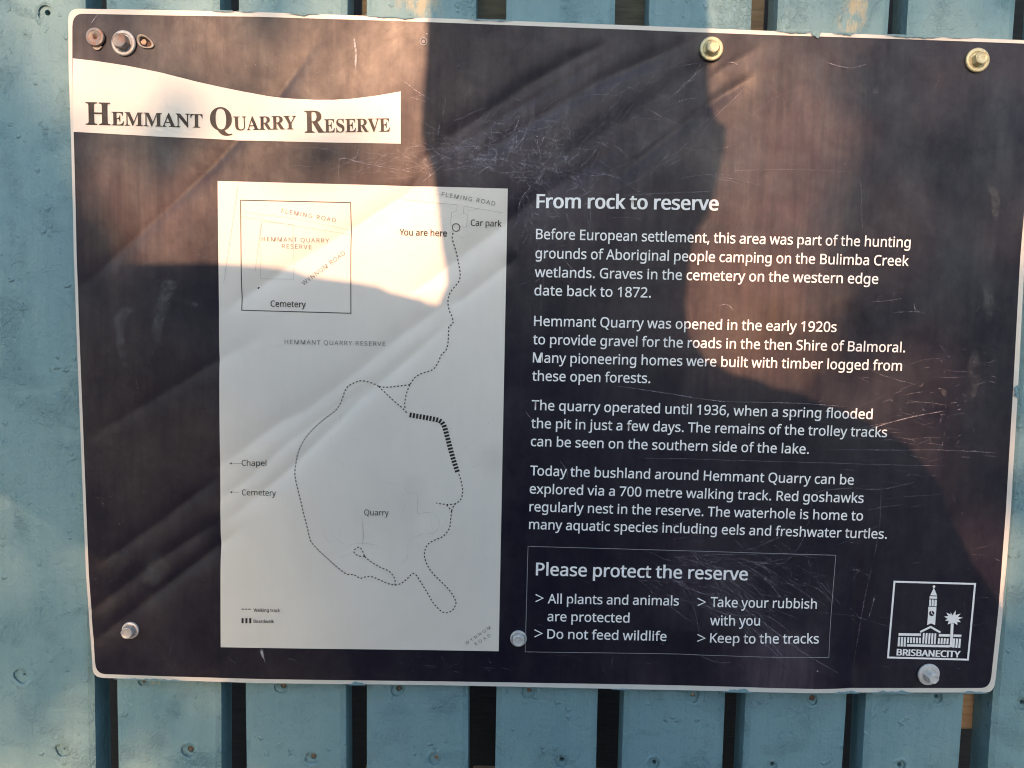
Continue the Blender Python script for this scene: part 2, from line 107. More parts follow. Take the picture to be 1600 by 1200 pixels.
'o': (485, '442,216,442,263,442,180 428,121,437,148,418,93 388,51,405,70,370,31 324,7,349,17,300,-3 241,-8,272,-8,213,-8 163,7,187,-3,139,17 100,51,118,31,83,70 59,121,69,93,49,148 44,216,44,180,44,263 68,336,52,304,84,369 137,412,107,394,167,429 244,438,203,438,283,438 347,412,317,429,377,394 417,336,400,369,433,304|117,216,117,267,117,182 130,128,121,153,139,103 172,71,153,84,190,57 243,51,214,51,272,51 314,71,296,57,333,84 356,128,347,103,364,153 369,216,369,182,369,250 355,303,364,279,346,327 314,359,332,346,296,372 242,379,272,379,198,379 147,335,167,364,127,306'),
'p': (493, '273,438,250,438,326,438 401,383,368,419,433,346 449,216,449,290,449,167 427,93,442,126,412,59 365,17,392,34,339,0 272,-8,308,-8,250,-8 213,1,230,-5,196,7 170,24,182,14,158,33 139,55,147,43,137,55 134,55,136,55,135,45 137,20,136,34,138,6 139,-16,139,-6,139,-75 139,-192,139,-134,115,-192 68,-192,92,-192,68,15 68,430,68,222,87,430 126,430,107,430,129,410 136,371,132,391,137,371 139,371,138,371,147,384 170,405,158,395,182,415 213,429,196,423,230,435|260,379,299,379,231,379 190,362,208,373,172,351 152,313,160,335,144,291 139,229,139,263,139,225 139,216,139,220,139,180 150,126,142,150,157,101 188,70,170,83,206,57 261,51,230,51,288,51 326,72,309,58,343,87 364,131,355,106,372,156 376,217,376,184,376,266 348,334,367,305,329,364'),
'q': (493, '354,-9,354,-70,354,1 355,25,355,12,356,38 358,58,357,49,357,58 354,58,355,58,341,40 303,11,324,24,281,-2 219,-8,253,-8,167,-8 93,48,125,11,60,85 44,214,44,140,44,263 67,338,52,304,82,371 129,413,102,396,156,429 221,438,187,438,255,438 304,419,283,431,325,406 355,371,342,390,356,371 358,371,357,371,362,391 369,430,365,410,388,430 425,430,406,430,425,222 425,-192,425,15,401,-192 354,-192,378,-192,354,-131|233,51,194,51,262,51 304,67,286,56,321,77 342,116,334,94,350,138 355,199,355,166,355,204 355,213,355,209,355,268 328,337,346,309,310,365 231,379,277,379,192,379 145,334,164,364,126,304 117,213,117,263,117,162 146,93,127,122,165,65'),
'r': (331, '269,438,249,438,277,438 295,437,285,437,304,436 319,433,312,435,316,411 310,368,313,390,303,370 287,372,296,371,279,373 264,374,271,374,247,374 217,363,231,370,202,356 176,334,188,347,165,321 149,289,155,306,142,271 139,229,139,251,139,153 139,0,139,76,115,0 68,0,92,0,68,143 68,430,68,287,87,430 126,430,107,430,129,404 134,351,131,377,135,351 137,351,136,351,146,367 170,395,157,382,183,408 214,426,198,418,231,434'),
's': (384, '348,119,348,142,348,91 327,49,341,68,313,30 268,6,294,16,242,-3 176,-8,212,-8,146,-8 99,-1,121,-6,77,4 42,19,58,11,42,41 42,83,42,62,59,75 104,60,80,67,128,53 178,49,153,49,214,49 256,66,240,55,272,78 280,112,280,93,280,123 271,141,277,133,265,150 239,167,255,158,224,175 174,196,202,185,146,206 103,228,122,217,83,238 57,266,68,251,46,281 41,324,41,300,41,360 85,408,56,388,115,428 202,438,154,438,228,438 275,430,253,435,298,425 339,409,319,418,331,390 315,353,323,372,297,360 258,372,278,367,238,377 197,380,218,380,168,380 131,366,146,375,116,357 108,328,108,344,108,316 119,298,112,306,126,290 154,274,137,282,170,266 219,246,191,256,246,236 289,215,269,226,308,204 333,176,323,191,343,161'),
't': (289, '212,50,192,50,222,50 245,53,233,51,256,54 272,59,265,56,272,41 272,5,272,23,264,1 240,-4,254,-2,226,-7 200,-8,213,-8,177,-8 138,4,157,-4,119,11 91,44,103,25,80,63 74,125,74,90,74,209 74,375,74,292,53,375 13,375,33,375,13,387 13,409,13,398,33,418 75,437,54,428,84,468 103,528,93,498,117,528 144,528,130,528,144,496 144,430,144,463,186,430 269,430,227,430,269,412 269,375,269,393,227,375 144,375,186,375,144,292 144,127,144,210,144,101 163,69,151,81,176,56'),
'u': (496, '427,430,404,430,427,287 427,0,427,143,408,0 370,0,389,0,366,19 359,57,363,38,358,57 356,57,357,57,347,42 321,20,335,30,306,10 273,-1,291,3,256,-6 220,-8,238,-8,186,-8 134,8,157,-3,110,19 81,59,93,36,69,82 63,148,63,112,63,242 63,430,63,336,87,430 135,430,111,430,135,338 135,153,135,245,135,119 158,76,142,93,173,59 230,51,198,51,262,51 306,69,287,57,324,81 345,121,337,98,353,145 357,206,357,173,357,281 357,430,357,355,380,430'),
'v': (407, '163,0,190,0,109,143 0,430,54,287,25,430 75,430,50,430,106,345 167,176,136,261,171,165 180,137,176,152,185,123 193,96,190,109,197,83 201,63,200,72,202,63 204,63,203,63,207,72 214,96,210,83,218,110 227,138,222,123,232,152 241,176,237,165,271,261 332,430,302,345,357,430 407,430,382,430,353,287 244,0,298,143,217,0'),
'w': (630, '346,243,370,162,342,254 336,276,339,265,333,287 328,308,330,298,325,317 321,335,323,327,319,344 316,357,317,351,315,357 313,357,314,357,312,351 308,335,310,344,306,327 302,307,304,317,300,297 294,275,297,286,291,265 284,242,288,253,258,162 207,1,233,81,180,1 127,1,153,1,87,144 9,431,48,287,33,431 82,431,57,431,102,354 141,201,121,278,145,186 153,154,149,170,157,139 163,109,160,124,166,95 169,73,168,83,170,73 172,73,171,73,174,79 178,97,176,87,180,107 185,128,182,117,187,138 193,160,190,149,196,170 201,188,199,180,227,269 277,431,252,350,303,431 354,431,329,431,379,350 428,188,404,269,432,176 440,149,436,163,444,135 451,109,447,122,454,96 457,74,456,84,458,74 460,74,459,74,461,83 466,108,463,94,469,121 477,153,473,136,481,169 489,201,485,185,509,278 549,431,529,354,573,431 621,431,597,431,582,287 502,1,542,144,474,1 419,1,447,1,395,82'),
'x': (424, '170,220,118,146,121,290 22,430,71,360,48,430 102,430,75,430,139,376 213,268,176,322,249,322 322,430,286,376,349,430 402,430,375,430,352,360 253,220,303,290,306,146 410,0,358,73,383,0 330,0,356,0,291,57 213,172,252,114,173,114 94,0,133,57,67,0 14,0,41,0,66,73'),
'y': (409, '1,430,59,286,26,430 76,430,51,430,107,348 169,185,138,267,175,171 184,144,179,157,189,130 196,105,193,117,200,92 205,68,203,80,206,68 209,68,207,68,212,82 224,121,217,99,231,142 245,186,238,164,275,267 333,430,304,349,358,430 409,430,384,430,347,267 224,-59,285,104,214,-86 188,-130,202,-109,174,-150 138,-176,158,-165,119,-187 67,-192,95,-192,55,-192 34,-190,43,-192,24,-189 9,-186,16,-188,9,-167 9,-130,9,-149,15,-131 30,-133,22,-132,38,-134 56,-135,47,-135,73,-135 99,-126,87,-132,111,-119 130,-99,121,-111,138,-88 152,-59,146,-74,159,-40 174,-2,167,-21,116,142'),
}
SERIF = {
'A': (650, '-13,0,55,0,-13,9 -13,27,-13,18,6,27 35,45,22,33,48,57 73,111,60,79,151,305 307,694,229,500,316,694 334,693,325,693,413,505 572,129,493,317,587,93 612,51,601,67,623,35 660,27,639,27,660,18 660,0,660,9,554,0 341,0,447,0,341,9 341,27,341,18,395,27 422,68,422,41,422,77 406,121,417,95,396,146 376,197,386,172,302,197 154,197,228,197,142,166 117,105,129,136,115,100 113,88,114,95,112,81 111,72,111,75,111,42 184,27,135,27,186,27 190,27,188,27,190,18 190,0,190,9,122,0|169,239,200,318,233,239 360,239,296,239,328,318 263,475,295,396,232,396'),
'E': (658, '21,0,214,0,21,8 21,25,21,17,56,25 93,44,80,31,106,57 112,116,112,81,112,260 112,549,112,405,112,592 93,634,106,621,80,647 24,653,57,653,24,661 24,678,24,670,214,678 594,678,404,678,594,611 594,476,594,543,586,476 571,476,579,476,563,538 507,605,542,581,471,629 345,641,418,641,324,641 298,638,308,640,287,635 277,621,280,629,274,612 272,578,272,597,272,507 272,366,272,437,277,366 288,366,283,366,333,366 386,401,365,378,407,424 429,514,421,461,437,514 453,514,445,514,453,401 453,176,453,289,445,176 428,176,436,176,425,216 407,270,417,247,396,293 359,318,380,309,338,327 276,331,310,331,275,331 272,331,273,331,272,254 272,100,272,177,272,75 286,52,277,59,295,45 343,41,314,41,392,41 467,58,433,47,500,69 552,112,529,86,575,137 612,213,595,170,621,213 640,213,631,213,626,142 599,0,613,71,406,0'),
'H': (779, '23,0,135,0,23,9 23,26,23,17,58,27 93,47,81,34,105,60 111,120,111,84,111,268 111,564,111,416,111,596 93,631,105,618,80,644 24,653,57,651,24,661 24,678,24,670,136,678 360,678,248,678,360,670 360,653,360,661,335,651 304,643,317,648,291,638 278,618,283,630,273,606 271,564,271,588,271,500 271,373,271,437,350,373 509,373,430,373,509,437 509,564,509,500,509,588 502,618,507,606,498,630 477,643,490,638,464,648 420,653,445,651,420,661 420,678,420,670,532,678 755,678,643,678,755,670 755,653,755,661,720,650 686,632,697,643,675,620 669,564,669,597,669,416 669,120,669,268,669,87 687,49,675,63,698,35 755,26,721,27,755,17 755,0,755,9,643,0 420,0,532,0,420,9 420,26,420,17,454,27 490,46,477,34,503,57 509,120,509,82,509,190 509,329,509,259,430,329 271,329,350,329,271,259 271,120,271,190,271,84 289,47,277,60,301,34 360,26,325,27,360,17 360,0,360,9,248,0'),
'M': (944, '21,0,98,0,21,9 21,26,21,17,54,27 92,47,78,34,105,60 112,118,112,83,112,268 112,569,112,419,112,591 105,619,110,608,100,630 79,644,92,639,65,649 22,653,47,652,22,661 22,678,22,670,106,678 275,678,191,678,341,523 472,212,406,367,538,367 669,678,603,523,752,678 919,678,836,678,919,670 919,653,919,661,887,650 853,630,865,643,840,617 834,563,834,595,834,418 834,127,834,272,834,99 841,64,836,78,846,49 866,35,854,39,878,30 918,26,895,27,918,17 918,0,918,9,808,0 589,0,699,0,589,9 589,26,589,17,613,28 644,37,631,32,657,42 670,66,665,52,675,79 677,124,677,99,677,281 677,594,677,437,594,396 429,0,512,198,420,0 402,0,411,0,320,193 157,579,239,386,157,426 157,119,157,272,157,81 178,44,164,56,192,32 252,26,217,26,252,17 252,0,252,9,175,0'),
'N': (735, '600,-16,609,-16,453,163 159,521,306,342,159,386 159,117,159,252,159,82 177,46,165,58,188,34 248,26,212,27,248,17 248,0,248,9,174,0 27,0,101,0,27,9 27,26,27,17,50,27 81,35,68,30,93,40 106,62,101,49,111,75 113,117,113,93,113,271 113,578,113,424,79,620 54,645,59,642,47,648 27,653,38,651,27,661 27,678,27,670,96,678 233,678,164,678,349,536 582,251,466,393,582,355 582,562,582,458,582,586 575,617,580,604,570,629 549,643,562,638,536,648 493,653,518,651,493,661 493,678,493,670,567,678 714,678,640,678,714,670 714,653,714,661,679,652 645,633,656,645,634,620 628,561,628,596,628,369 628,-16,628,176,619,-16'),
'Q': (782, '563,-172,618,-172,427,-172 278,-1,332,-115,229,16 151,75,186,42,116,108 70,192,89,147,51,237 41,339,41,286,41,389 67,479,50,436,84,522 141,592,109,559,173,624 254,667,210,649,296,685 395,694,344,694,444,694 532,668,490,685,574,650 642,594,611,625,673,562 716,481,698,524,733,438 742,339,742,390,742,258 676,128,720,188,632,67 492,0,571,25,529,-80 662,-120,586,-120,683,-120 732,-109,706,-116,734,-118 737,-137,735,-128,676,-160|395,18,340,18,509,18 566,339,566,125,566,444 518,579,550,524,486,633 387,660,442,660,273,660 216,339,216,553,216,234 265,100,232,155,297,45'),
'R': (704, '23,0,135,0,23,9 23,26,23,17,58,27 93,47,81,34,105,60 111,120,111,84,111,268 111,564,111,416,111,596 93,631,105,618,80,644 24,653,57,651,24,661 24,678,24,670,124,678 323,678,223,678,423,678 547,634,498,663,596,605 621,498,621,559,621,415 469,333,570,360,527,247 643,75,585,161,654,58 674,38,665,46,683,30 712,26,695,26,713,26 715,26,714,26,715,17 715,0,715,9,645,0 504,0,574,0,436,105 300,316,368,211,290,316 271,316,281,316,271,251 271,120,271,185,271,84 289,47,277,60,301,34 360,26,325,27,360,17 360,0,360,9,248,0|271,348,271,423,282,348 303,348,292,348,355,348 417,385,393,360,440,409 452,500,452,447,452,595 334,642,413,642,307,642 282,629,290,638,275,620 271,574,271,602,271,499'),
'S': (581, '64,-16,73,-16,64,68 64,235,64,151,74,235 93,235,83,235,109,162 166,74,133,109,199,39 293,22,241,22,331,22 383,54,361,33,404,75 415,133,415,101,415,177 335,238,388,212,304,253 242,284,273,269,184,313 115,376,141,343,88,409 74,494,74,448,74,535 100,600,83,570,117,629 172,669,141,652,202,686 275,694,236,694,295,694 342,687,317,692,366,682 420,667,392,676,425,666 434,664,430,664,438,663 446,662,442,662,463,662 477,694,474,673,486,694 505,694,496,694,505,621 505,475,505,548,497,475 480,475,488,475,471,512 437,573,456,545,418,601 370,639,395,623,344,654 289,662,317,662,255,662 208,635,228,653,188,617 178,566,178,594,178,540 204,501,187,518,221,484 281,451,247,467,313,436 377,406,345,421,418,387 473,347,449,368,495,326 521,280,512,304,530,256 535,198,535,229,535,155 505,86,525,118,484,54 418,12,455,29,381,-6 286,-15,337,-15,269,-15 236,-12,253,-14,219,-9 187,1,203,-5,170,7 147,14,157,11,136,17 126,18,129,18,115,18 103,11,108,15,98,5 91,-16,94,-3,82,-16'),
'T': (630, '137,0,254,0,137,9 137,26,137,17,173,26 212,46,198,33,225,59 232,120,232,84,232,295 232,645,232,470,229,645 222,645,225,645,169,645 97,601,128,630,66,571 43,473,48,528,34,473 16,473,25,473,16,541 16,678,16,610,214,678 611,678,413,678,611,609 611,472,611,541,603,472 586,472,594,472,575,587 400,645,513,645,397,645 392,645,395,645,392,470 392,120,392,295,392,83 412,45,398,58,425,32 488,26,450,26,488,17 488,0,488,9,371,0'),
'U': (733, '369,-19,458,-19,277,-19 170,43,211,1,129,83 109,231,109,146,109,342 109,564,109,453,109,596 91,631,103,618,78,644 22,653,55,651,22,661 22,678,22,670,134,678 358,678,246,678,358,670 358,653,358,661,333,651 302,643,315,648,289,638 275,618,280,630,271,606 269,564,269,588,269,445 269,208,269,327,269,149 303,77,280,105,325,47 409,33,360,33,526,33 584,237,584,101,584,346 584,563,584,454,584,596 565,631,578,618,552,643 489,653,527,650,489,661 489,678,489,670,561,678 706,678,634,678,706,670 706,653,706,661,675,649 645,628,655,641,634,615 629,563,629,593,629,465 629,270,629,368,629,167 566,48,608,93,523,3'),
'V': (637, '316,-19,325,-19,233,176 66,567,149,372,55,591 34,626,45,611,23,641 -21,653,4,650,-21,661 -21,678,-21,670,91,678 314,678,202,678,314,670 314,653,314,661,283,653 248,644,261,650,234,637 227,610,227,626,227,600 240,563,231,584,288,446 385,213,337,330,429,329 518,562,474,446,525,580 528,609,528,596,528,626 509,643,522,637,495,649 445,653,474,652,445,661 445,678,445,670,516,678 658,678,587,678,658,670 658,653,658,661,637,653 608,637,621,647,595,626 569,570,582,603,493,374 342,-19,418,177,333,-19'),
'Y': (634, '151,0,263,0,151,9 151,26,151,17,186,27 221,47,209,34,233,60 239,120,239,84,239,169 239,266,239,217,182,369 69,576,126,473,51,609 21,639,35,631,14,643 1,648,8,646,-6,650 -20,652,-13,651,-20,661 -20,678,-20,669,89,678 308,678,199,678,308,669 308,652,308,661,302,652 291,652,297,652,273,652 248,644,259,649,237,638 232,620,232,630,232,611 244,583,236,598,286,501 370,336,328,418,412,406 496,545,454,475,511,570 519,607,519,591,519,637 444,652,494,652,442,652 439,652,441,652,439,661 439,678,439,669,511,678 654,678,582,678,654,669 654,652,654,661,637,650 609,632,622,643,596,621 570,583,583,604,513,490 399,303,456,396,399,242 399,120,399,181,399,84 417,47,405,60,429,34 488,26,453,27,488,17 488,0,488,9,376,0'),
}

# ------------------------------------------------------------------ measuring: photograph -> plane
def on_plane(px, py, y=0.0):
    """point of the vertical plane at depth y that the photograph shows at (px, py)"""
    d = CAM_ROT @ Vector(((px - CX) / FOCAL, -(py - CY) / FOCAL, -1.0))
    t = (y - CAM_POS.y) / d.y
    p = CAM_POS + d * t
    return (p.x, p.z - SIGN_Z)

MM = 0.001
PXM = DIST / FOCAL                              # metres per photograph pixel on the sign

# ------------------------------------------------------------------ object helpers
def link(name, me, mat=None, parent=None, loc=None):
    o = bpy.data.objects.new(name, me)
    COL.objects.link(o)
    if me is not None and mat is not None:
        me.materials.append(mat)
    if parent is not None:
        o.parent = parent
    if loc is not None:
        o.location = loc
    return o

def tag(o, label=None, cat=None, group=None, kind=None):
    for k, v in (('label', label), ('category', cat), ('group', group), ('kind', kind)):
        if v:
            o[k] = v
    return o

def mesh(name, verts, faces, smooth=False):
    me = bpy.data.meshes.new(name)
    me.from_pydata([tuple(v) for v in verts], [], faces)
    me.update()
    if smooth:
        for p in me.polygons:
            p.use_smooth = True
    return me

# ------------------------------------------------------------------ creases pressed into the sheet
# each: photo polyline, depth (mm, + pressed in), width (mm)
CREASE_SRC = [
    ([(112, 462), (198, 384), (330, 262), (433, 152), (500, 58)], 0.16, 7, 'v'),
    ([(342, 492), (400, 450), (450, 417), (560, 352), (640, 300), (668, 262)], 0.42, 9, 'v'),
    ([(640, 458), (674, 438), (718, 402), (770, 364), (830, 318), (1000, 205), (1130, 108), (1190, 72)], 0.50, 10, 'v'),
    ([(700, 482), (730, 462), (770, 430), (810, 400)], 0.30, 8, 'v'),
    ([(338, 733), (430, 665), (480, 640), (545, 590), (620, 528), (700, 472)], 0.52, 10, 'v'),
    ([(338, 786), (400, 738), (450, 690), (520, 642), (590, 590)], 0.30, 7, 'v'),
    ([(352, 815), (450, 735), (560, 625), (620, 575), (660, 540), (700, 505)], 0.36, 7, 'v'),
    ([(140, 958), (240, 880), (345, 812)], 0.36, 8, 'v'),
    ([(145, 1005), (240, 930), (345, 850), (380, 825)], 0.40, 8, 'v'),
    ([(150, 885), (250, 815), (345, 742)], 0.30, 9, 'v'),
    ([(130, 690), (230, 630), (345, 560), (420, 520)], 0.14, 9, 'v'),
    ([(652, 258), (700, 215), (770, 170), (830, 130), (910, 86), (950, 66)], 0.50, 8, 'v'),
    ([(690, 245), (800, 172), (870, 132), (945, 86)], 0.40, 6, 'v'),
    ([(720, 262), (830, 190), (930, 130), (1010, 96), (1085, 60)], 0.50, 8, 'v'),
    ([(870, 252), (930, 215), (1000, 176), (1060, 130), (1120, 92)], 0.75, 10, 'v'),
    ([(955, 285), (1030, 225), (1110, 160), (1180, 118)], 0.45, 8, 'v'),
    ([(1060, 985), (1130, 985), (1220, 1030), (1330, 1066)], -0.9, 20, 'v'),
    ([(1338, 860), (1336, 960), (1331, 1072)], 0.35, 8, 'v'),
]
CREASES = []
for pts, a, w, _ in CREASE_SRC:
    CREASES.append((np.array([on_plane(*p) for p in pts]), a * MM * 7.2, w * MM * .64))
_zb = on_plane(900, 1077)[1]

def relief(x, z):
    """how far the thin sheet stands out towards the viewer at (x, z)"""
    x = np.asarray(x, float); z = np.asarray(z, float)
    h = np.zeros_like(x)
    for P, a, w in CREASES:
        best = np.full_like(x, 1e9); amp = np.zeros_like(x)
        L = np.r_[0, np.cumsum(np.linalg.norm(np.diff(P, axis=0), axis=1))]
        for i in range(len(P) - 1):
            d = P[i + 1] - P[i]; l2 = d @ d
            t = np.clip(((x - P[i, 0]) * d[0] + (z - P[i, 1]) * d[1]) / l2, 0, 1)
            dist = np.hypot(x - P[i, 0] - t * d[0], z - P[i, 1] - t * d[1])
            s = (L[i] + t * math.sqrt(l2)) / L[-1]
            near = dist < best
            best = np.where(near, dist, best)
            amp = np.where(near, np.minimum(1, np.minimum(s, 1 - s) * 5 + .12), amp)
        side = 1.0
        h -= a * amp * np.exp(-best / w)
    h = .0030 * np.tanh(h / .0030)
    # slow buckling of the sheet between its bolts and the lower edge curling out
    h += 0.9 * MM * np.sin(x * 11 + 0.6) * np.sin(z * 9 + 1.1)
    h += 0.25 * MM * np.sin(x * 31 + z * 17) * np.sin(z * 23 - x * 9 + 2)
    h += 0.9 * MM * np.exp(-np.maximum(z - _zb, 0) / (6 * MM)) * (0.35 + 0.65 / (1 + np.exp(-(x + 0.02) * 40)))
    return h

LIFT = {'face': 0.0002, 'sheet': 0.0004, 'ink': 0.00065, 'wear': 0.0009}

def finish_flat(name, verts, faces, lift, mat, parent, smooth=True, attr=None, extra=None):
    """verts are (x, z) on the sign; lays them on the creased sheet, facing the viewer"""
    v = np.array(verts, float)
    h = relief(v[:, 0], v[:, 1]) + lift
    for i, e in (extra or {}).items():
        h[i] += e
    me = mesh(name, [(a, -c, b) for (a, b), c in zip(v, h)], faces, smooth)
    bm = bmesh.new(); bm.from_mesh(me)
    for f in bm.faces:
        if f.normal.y > 0:
            f.normal_flip()
    bm.to_mesh(me); bm.free()
    if attr is not None:
        la = me.attributes.new('fade', 'FLOAT', 'POINT')
        la.data.foreach_set('value', np.array(attr, np.float32))
    return link(name, me, mat, parent)

def poly_grid(poly, step):
    """a polygon cut into a fine grid so that it can follow the creases"""
    bm = bmesh.new()
    vs_ = [bm.verts.new((x, z, 0)) for x, z in poly]
    bm.faces.new(vs_)
    xs = [p[0] for p in poly]; zs = [p[1] for p in poly]
    def cut(axis, lo, hi, depth_faces):
        k = int(math.ceil(lo / step)); v = k * step
        while v < hi:
            if v > lo + 1e-5:
                co = [0, 0, 0]; no = [0, 0, 0]; co[axis] = v; no[axis] = 1
                g = [e for e in bm.edges if (e.verts[0].co[axis] - v) * (e.verts[1].co[axis] - v) < 0]
                fs = {f for e in g for f in e.link_faces}
                geom = list(fs) + list({e for f in fs for e in f.edges}) + list({w for f in fs for w in f.verts})
                bmesh.ops.bisect_plane(bm, geom=geom, plane_co=co, plane_no=no, dist=1e-7)
            v += step
    cut(0, min(xs), max(xs), None)
    cut(1, min(zs), max(zs), None)
    bm.verts.index_update()
    out = ([(w.co.x, w.co.y) for w in bm.verts], [[w.index for w in f.verts] for f in bm.faces])
    bm.free()
    return out

class Flat:
    """collects flat printed shapes on the sign into one mesh"""
    def __init__(self):
        self.v, self.f, self.a, self.l = [], [], [], {}
    def quad(self, pts):
        n = len(self.v); self.v += [tuple(p) for p in pts]; self.f.append(list(range(n, n + len(pts))))
    def poly_px(self, pts):
        self.quad([on_plane(*p) for p in pts])
    def stroke(self, pts, width, closed=False, fade=None):
        """ribbon along metric points; width number or list"""
        P = [np.array(p, float) for p in pts]
        if closed:
            P = P + [P[0], P[1]]
        n0 = len(self.v); m = len(P)
        for i in range(m):
            a = P[max(i - 1, 0)]; b = P[min(i + 1, m - 1)]
            d = b - a; l = np.linalg.norm(d)
            d = d / l if l > 1e-12 else np.array([1., 0.])
            n = np.array([-d[1], d[0]])
            if 0 < i < m - 1:
                e = P[i] - P[i - 1]; e = e / max(np.linalg.norm(e), 1e-12)
                k = min(1.0 / max(abs(np.dot(n, np.array([-e[1], e[0]]))), .5), 1.6)
            else:
                k = 1
            w = (width[i] if hasattr(width, '__len__') else width) * .5 * k
            self.v += [tuple(P[i] + n * w), tuple(P[i] - n * w)]
            if fade is not None:
                self.a += [fade[i]] * 2
        for i in range(m - 1):
            q = n0 + 2 * i
            self.f.append([q, q + 1, q + 3, q + 2])
    def frame_px(self, corners, wpx):
        c = [np.array(on_plane(*p)) for p in corners]
        for i in range(4):
            a, b = c[i], c[(i + 1) % 4]
            d = (b - a) / np.linalg.norm(b - a)
            n = max(2, int(np.linalg.norm(b - a) / .004))
            self.stroke([a + (b - a) * k / n + d * (wpx * PXM / 2 * ((k == n) - (k == 0)) * (1 if i % 2 == 0 else -1)) for k in range(n + 1)], wpx * PXM)
    def disc(self, c, r, r_in=0.0, n=24):
        if r_in:
            self.stroke([(c[0] + (r + r_in) / 2 * math.cos(2 * math.pi * k / n), c[1] + (r + r_in) / 2 * math.sin(2 * math.pi * k / n)) for k in range(n)], r - r_in, True)
        else:
            self.quad([(c[0] + r * math.cos(2 * math.pi * k / n), c[1] + r * math.sin(2 * math.pi * k / n)) for k in range(n)])
    def add(self, v, f, lift=None):
        n = len(self.v); self.l.update({n + i: h for i, h in enumerate(lift or [])}); self.v += [tuple(p) for p in v]; self.f += [[i + n for i in q] for q in f]
    def build(self, name, lift, mat, parent, smooth=True):
        return finish_flat(name, self.v, self.f, lift, mat, parent, smooth, self.a if self.a else None, self.l)

def spline(pts, step):
    """smooth curve through photo points, resampled at equal steps on the sign (metres)"""
    P = [np.array(on_plane(*p)) for p in pts]
    out = []
    for i in range(len(P) - 1):
        p0 = P[max(i - 1, 0)]; p1 = P[i]; p2 = P[i + 1]; p3 = P[min(i + 2, len(P) - 1)]
        for k in range(12):
            t = k / 12
            out.append(.5 * ((2 * p1) + (-p0 + p2) * t + (2 * p0 - 5 * p1 + 4 * p2 - p3) * t * t + (-p0 + 3 * p1 - 3 * p2 + p3) * t ** 3))
    out.append(P[-1])
    out = np.array(out)
    L = np.r_[0, np.cumsum(np.linalg.norm(np.diff(out, axis=0), axis=1))]
    n = max(2, int(round(L[-1] / step)))
    s = np.linspace(0, L[-1], n + 1)
    return np.c_[np.interp(s, L, out[:, 0]), np.interp(s, L, out[:, 1])]

# ------------------------------------------------------------------ lettering
def _dec(code):
    return [[tuple(int(v) / 1000 for v in p.split(',')) for p in s.split(' ')] for s in code.split('|')]
SANS_G = {k: (a / 1000, _dec(c)) for k, (a, c) in SANS.items()}
SERIF_G = {k: (a / 1000, _dec(c)) for k, (a, c) in SERIF.items()}
BAR_DIR = -1
def _bar(x0, x1, y0, y1):
    q = [(x0, y0), (x1, y0), (x1, y1), (x0, y1)]
    return [[(x, y, x, y, x, y) for x, y in q[::BAR_DIR]]]
SANS_G['I'] = (0.215, _bar(.072, .145, 0, .5726))
SANS_CAP, SERIF_CAP = 0.5726, 0.678
KERN = {'To': -.05, 'Ta': -.05, 'Wa': -.02, 'Ya': -.03, 'Yo': -.04, 'AL': 0, 'ry': -.005, 'r.': -.03, 'AN': 0, 'TY': .0, 'AV': -.03, 'UA': -.01}

def contour(spl, x, y, sx, sy, offset, res=6):
    """bezier outline -> polygon, thickened outwards by offset"""
    P = []
    n = len(spl)
    for i in range(n):
        p, q = spl[i], spl[(i + 1) % n]
        a = np.array(p[0:2]); b = np.array(p[4:6]); c = np.array(q[2:4]); d = np.array(q[0:2])
        ch = np.linalg.norm(d - a)
        cross = abs((b - a)[0] * (d - a)[1] - (b - a)[1] * (d - a)[0]) + abs((c - d)[0] * (a - d)[1] - (c - d)[1] * (a - d)[0])
        k = 1 if cross < 2e-3 * max(ch, 1e-3) else res
        for j in range(k):
            t = j / k
            P.append((1 - t) ** 3 * a + 3 * t * (1 - t) ** 2 * b + 3 * t * t * (1 - t) * c + t ** 3 * d)
    Q = [P[0]]
    for p in P[1:]:
        if np.linalg.norm(p - Q[-1]) > 1.5e-3:
            Q.append(p)
    if np.linalg.norm(Q[0] - Q[-1]) < 1.5e-3:
        Q.pop()
    Q = np.array(Q)
    if offset:
        d0 = Q - np.roll(Q, 1, 0); d1 = np.roll(Q, -1, 0) - Q
        d0 /= np.linalg.norm(d0, axis=1)[:, None]; d1 /= np.linalg.norm(d1, axis=1)[:, None]
        n0 = np.c_[-d0[:, 1], d0[:, 0]]; n1 = np.c_[-d1[:, 1], d1[:, 0]]
        m = n0 + n1
        den = 1 + (n0 * n1).sum(1)
        Q = Q + m / np.maximum(den, .45)[:, None] * offset * OUTWARD
    return Q * np.array([sx, sy]) + np.array([x, y])

def _area(Q):
    return .5 * float(np.sum(Q[:, 0] * np.roll(Q[:, 1], -1) - np.roll(Q[:, 0], -1) * Q[:, 1]))
OUTWARD = 1
OUTWARD = 1 if _area(contour(SANS_G['l'][1][0], 0, 0, 1, 1, 0)) < 0 else -1

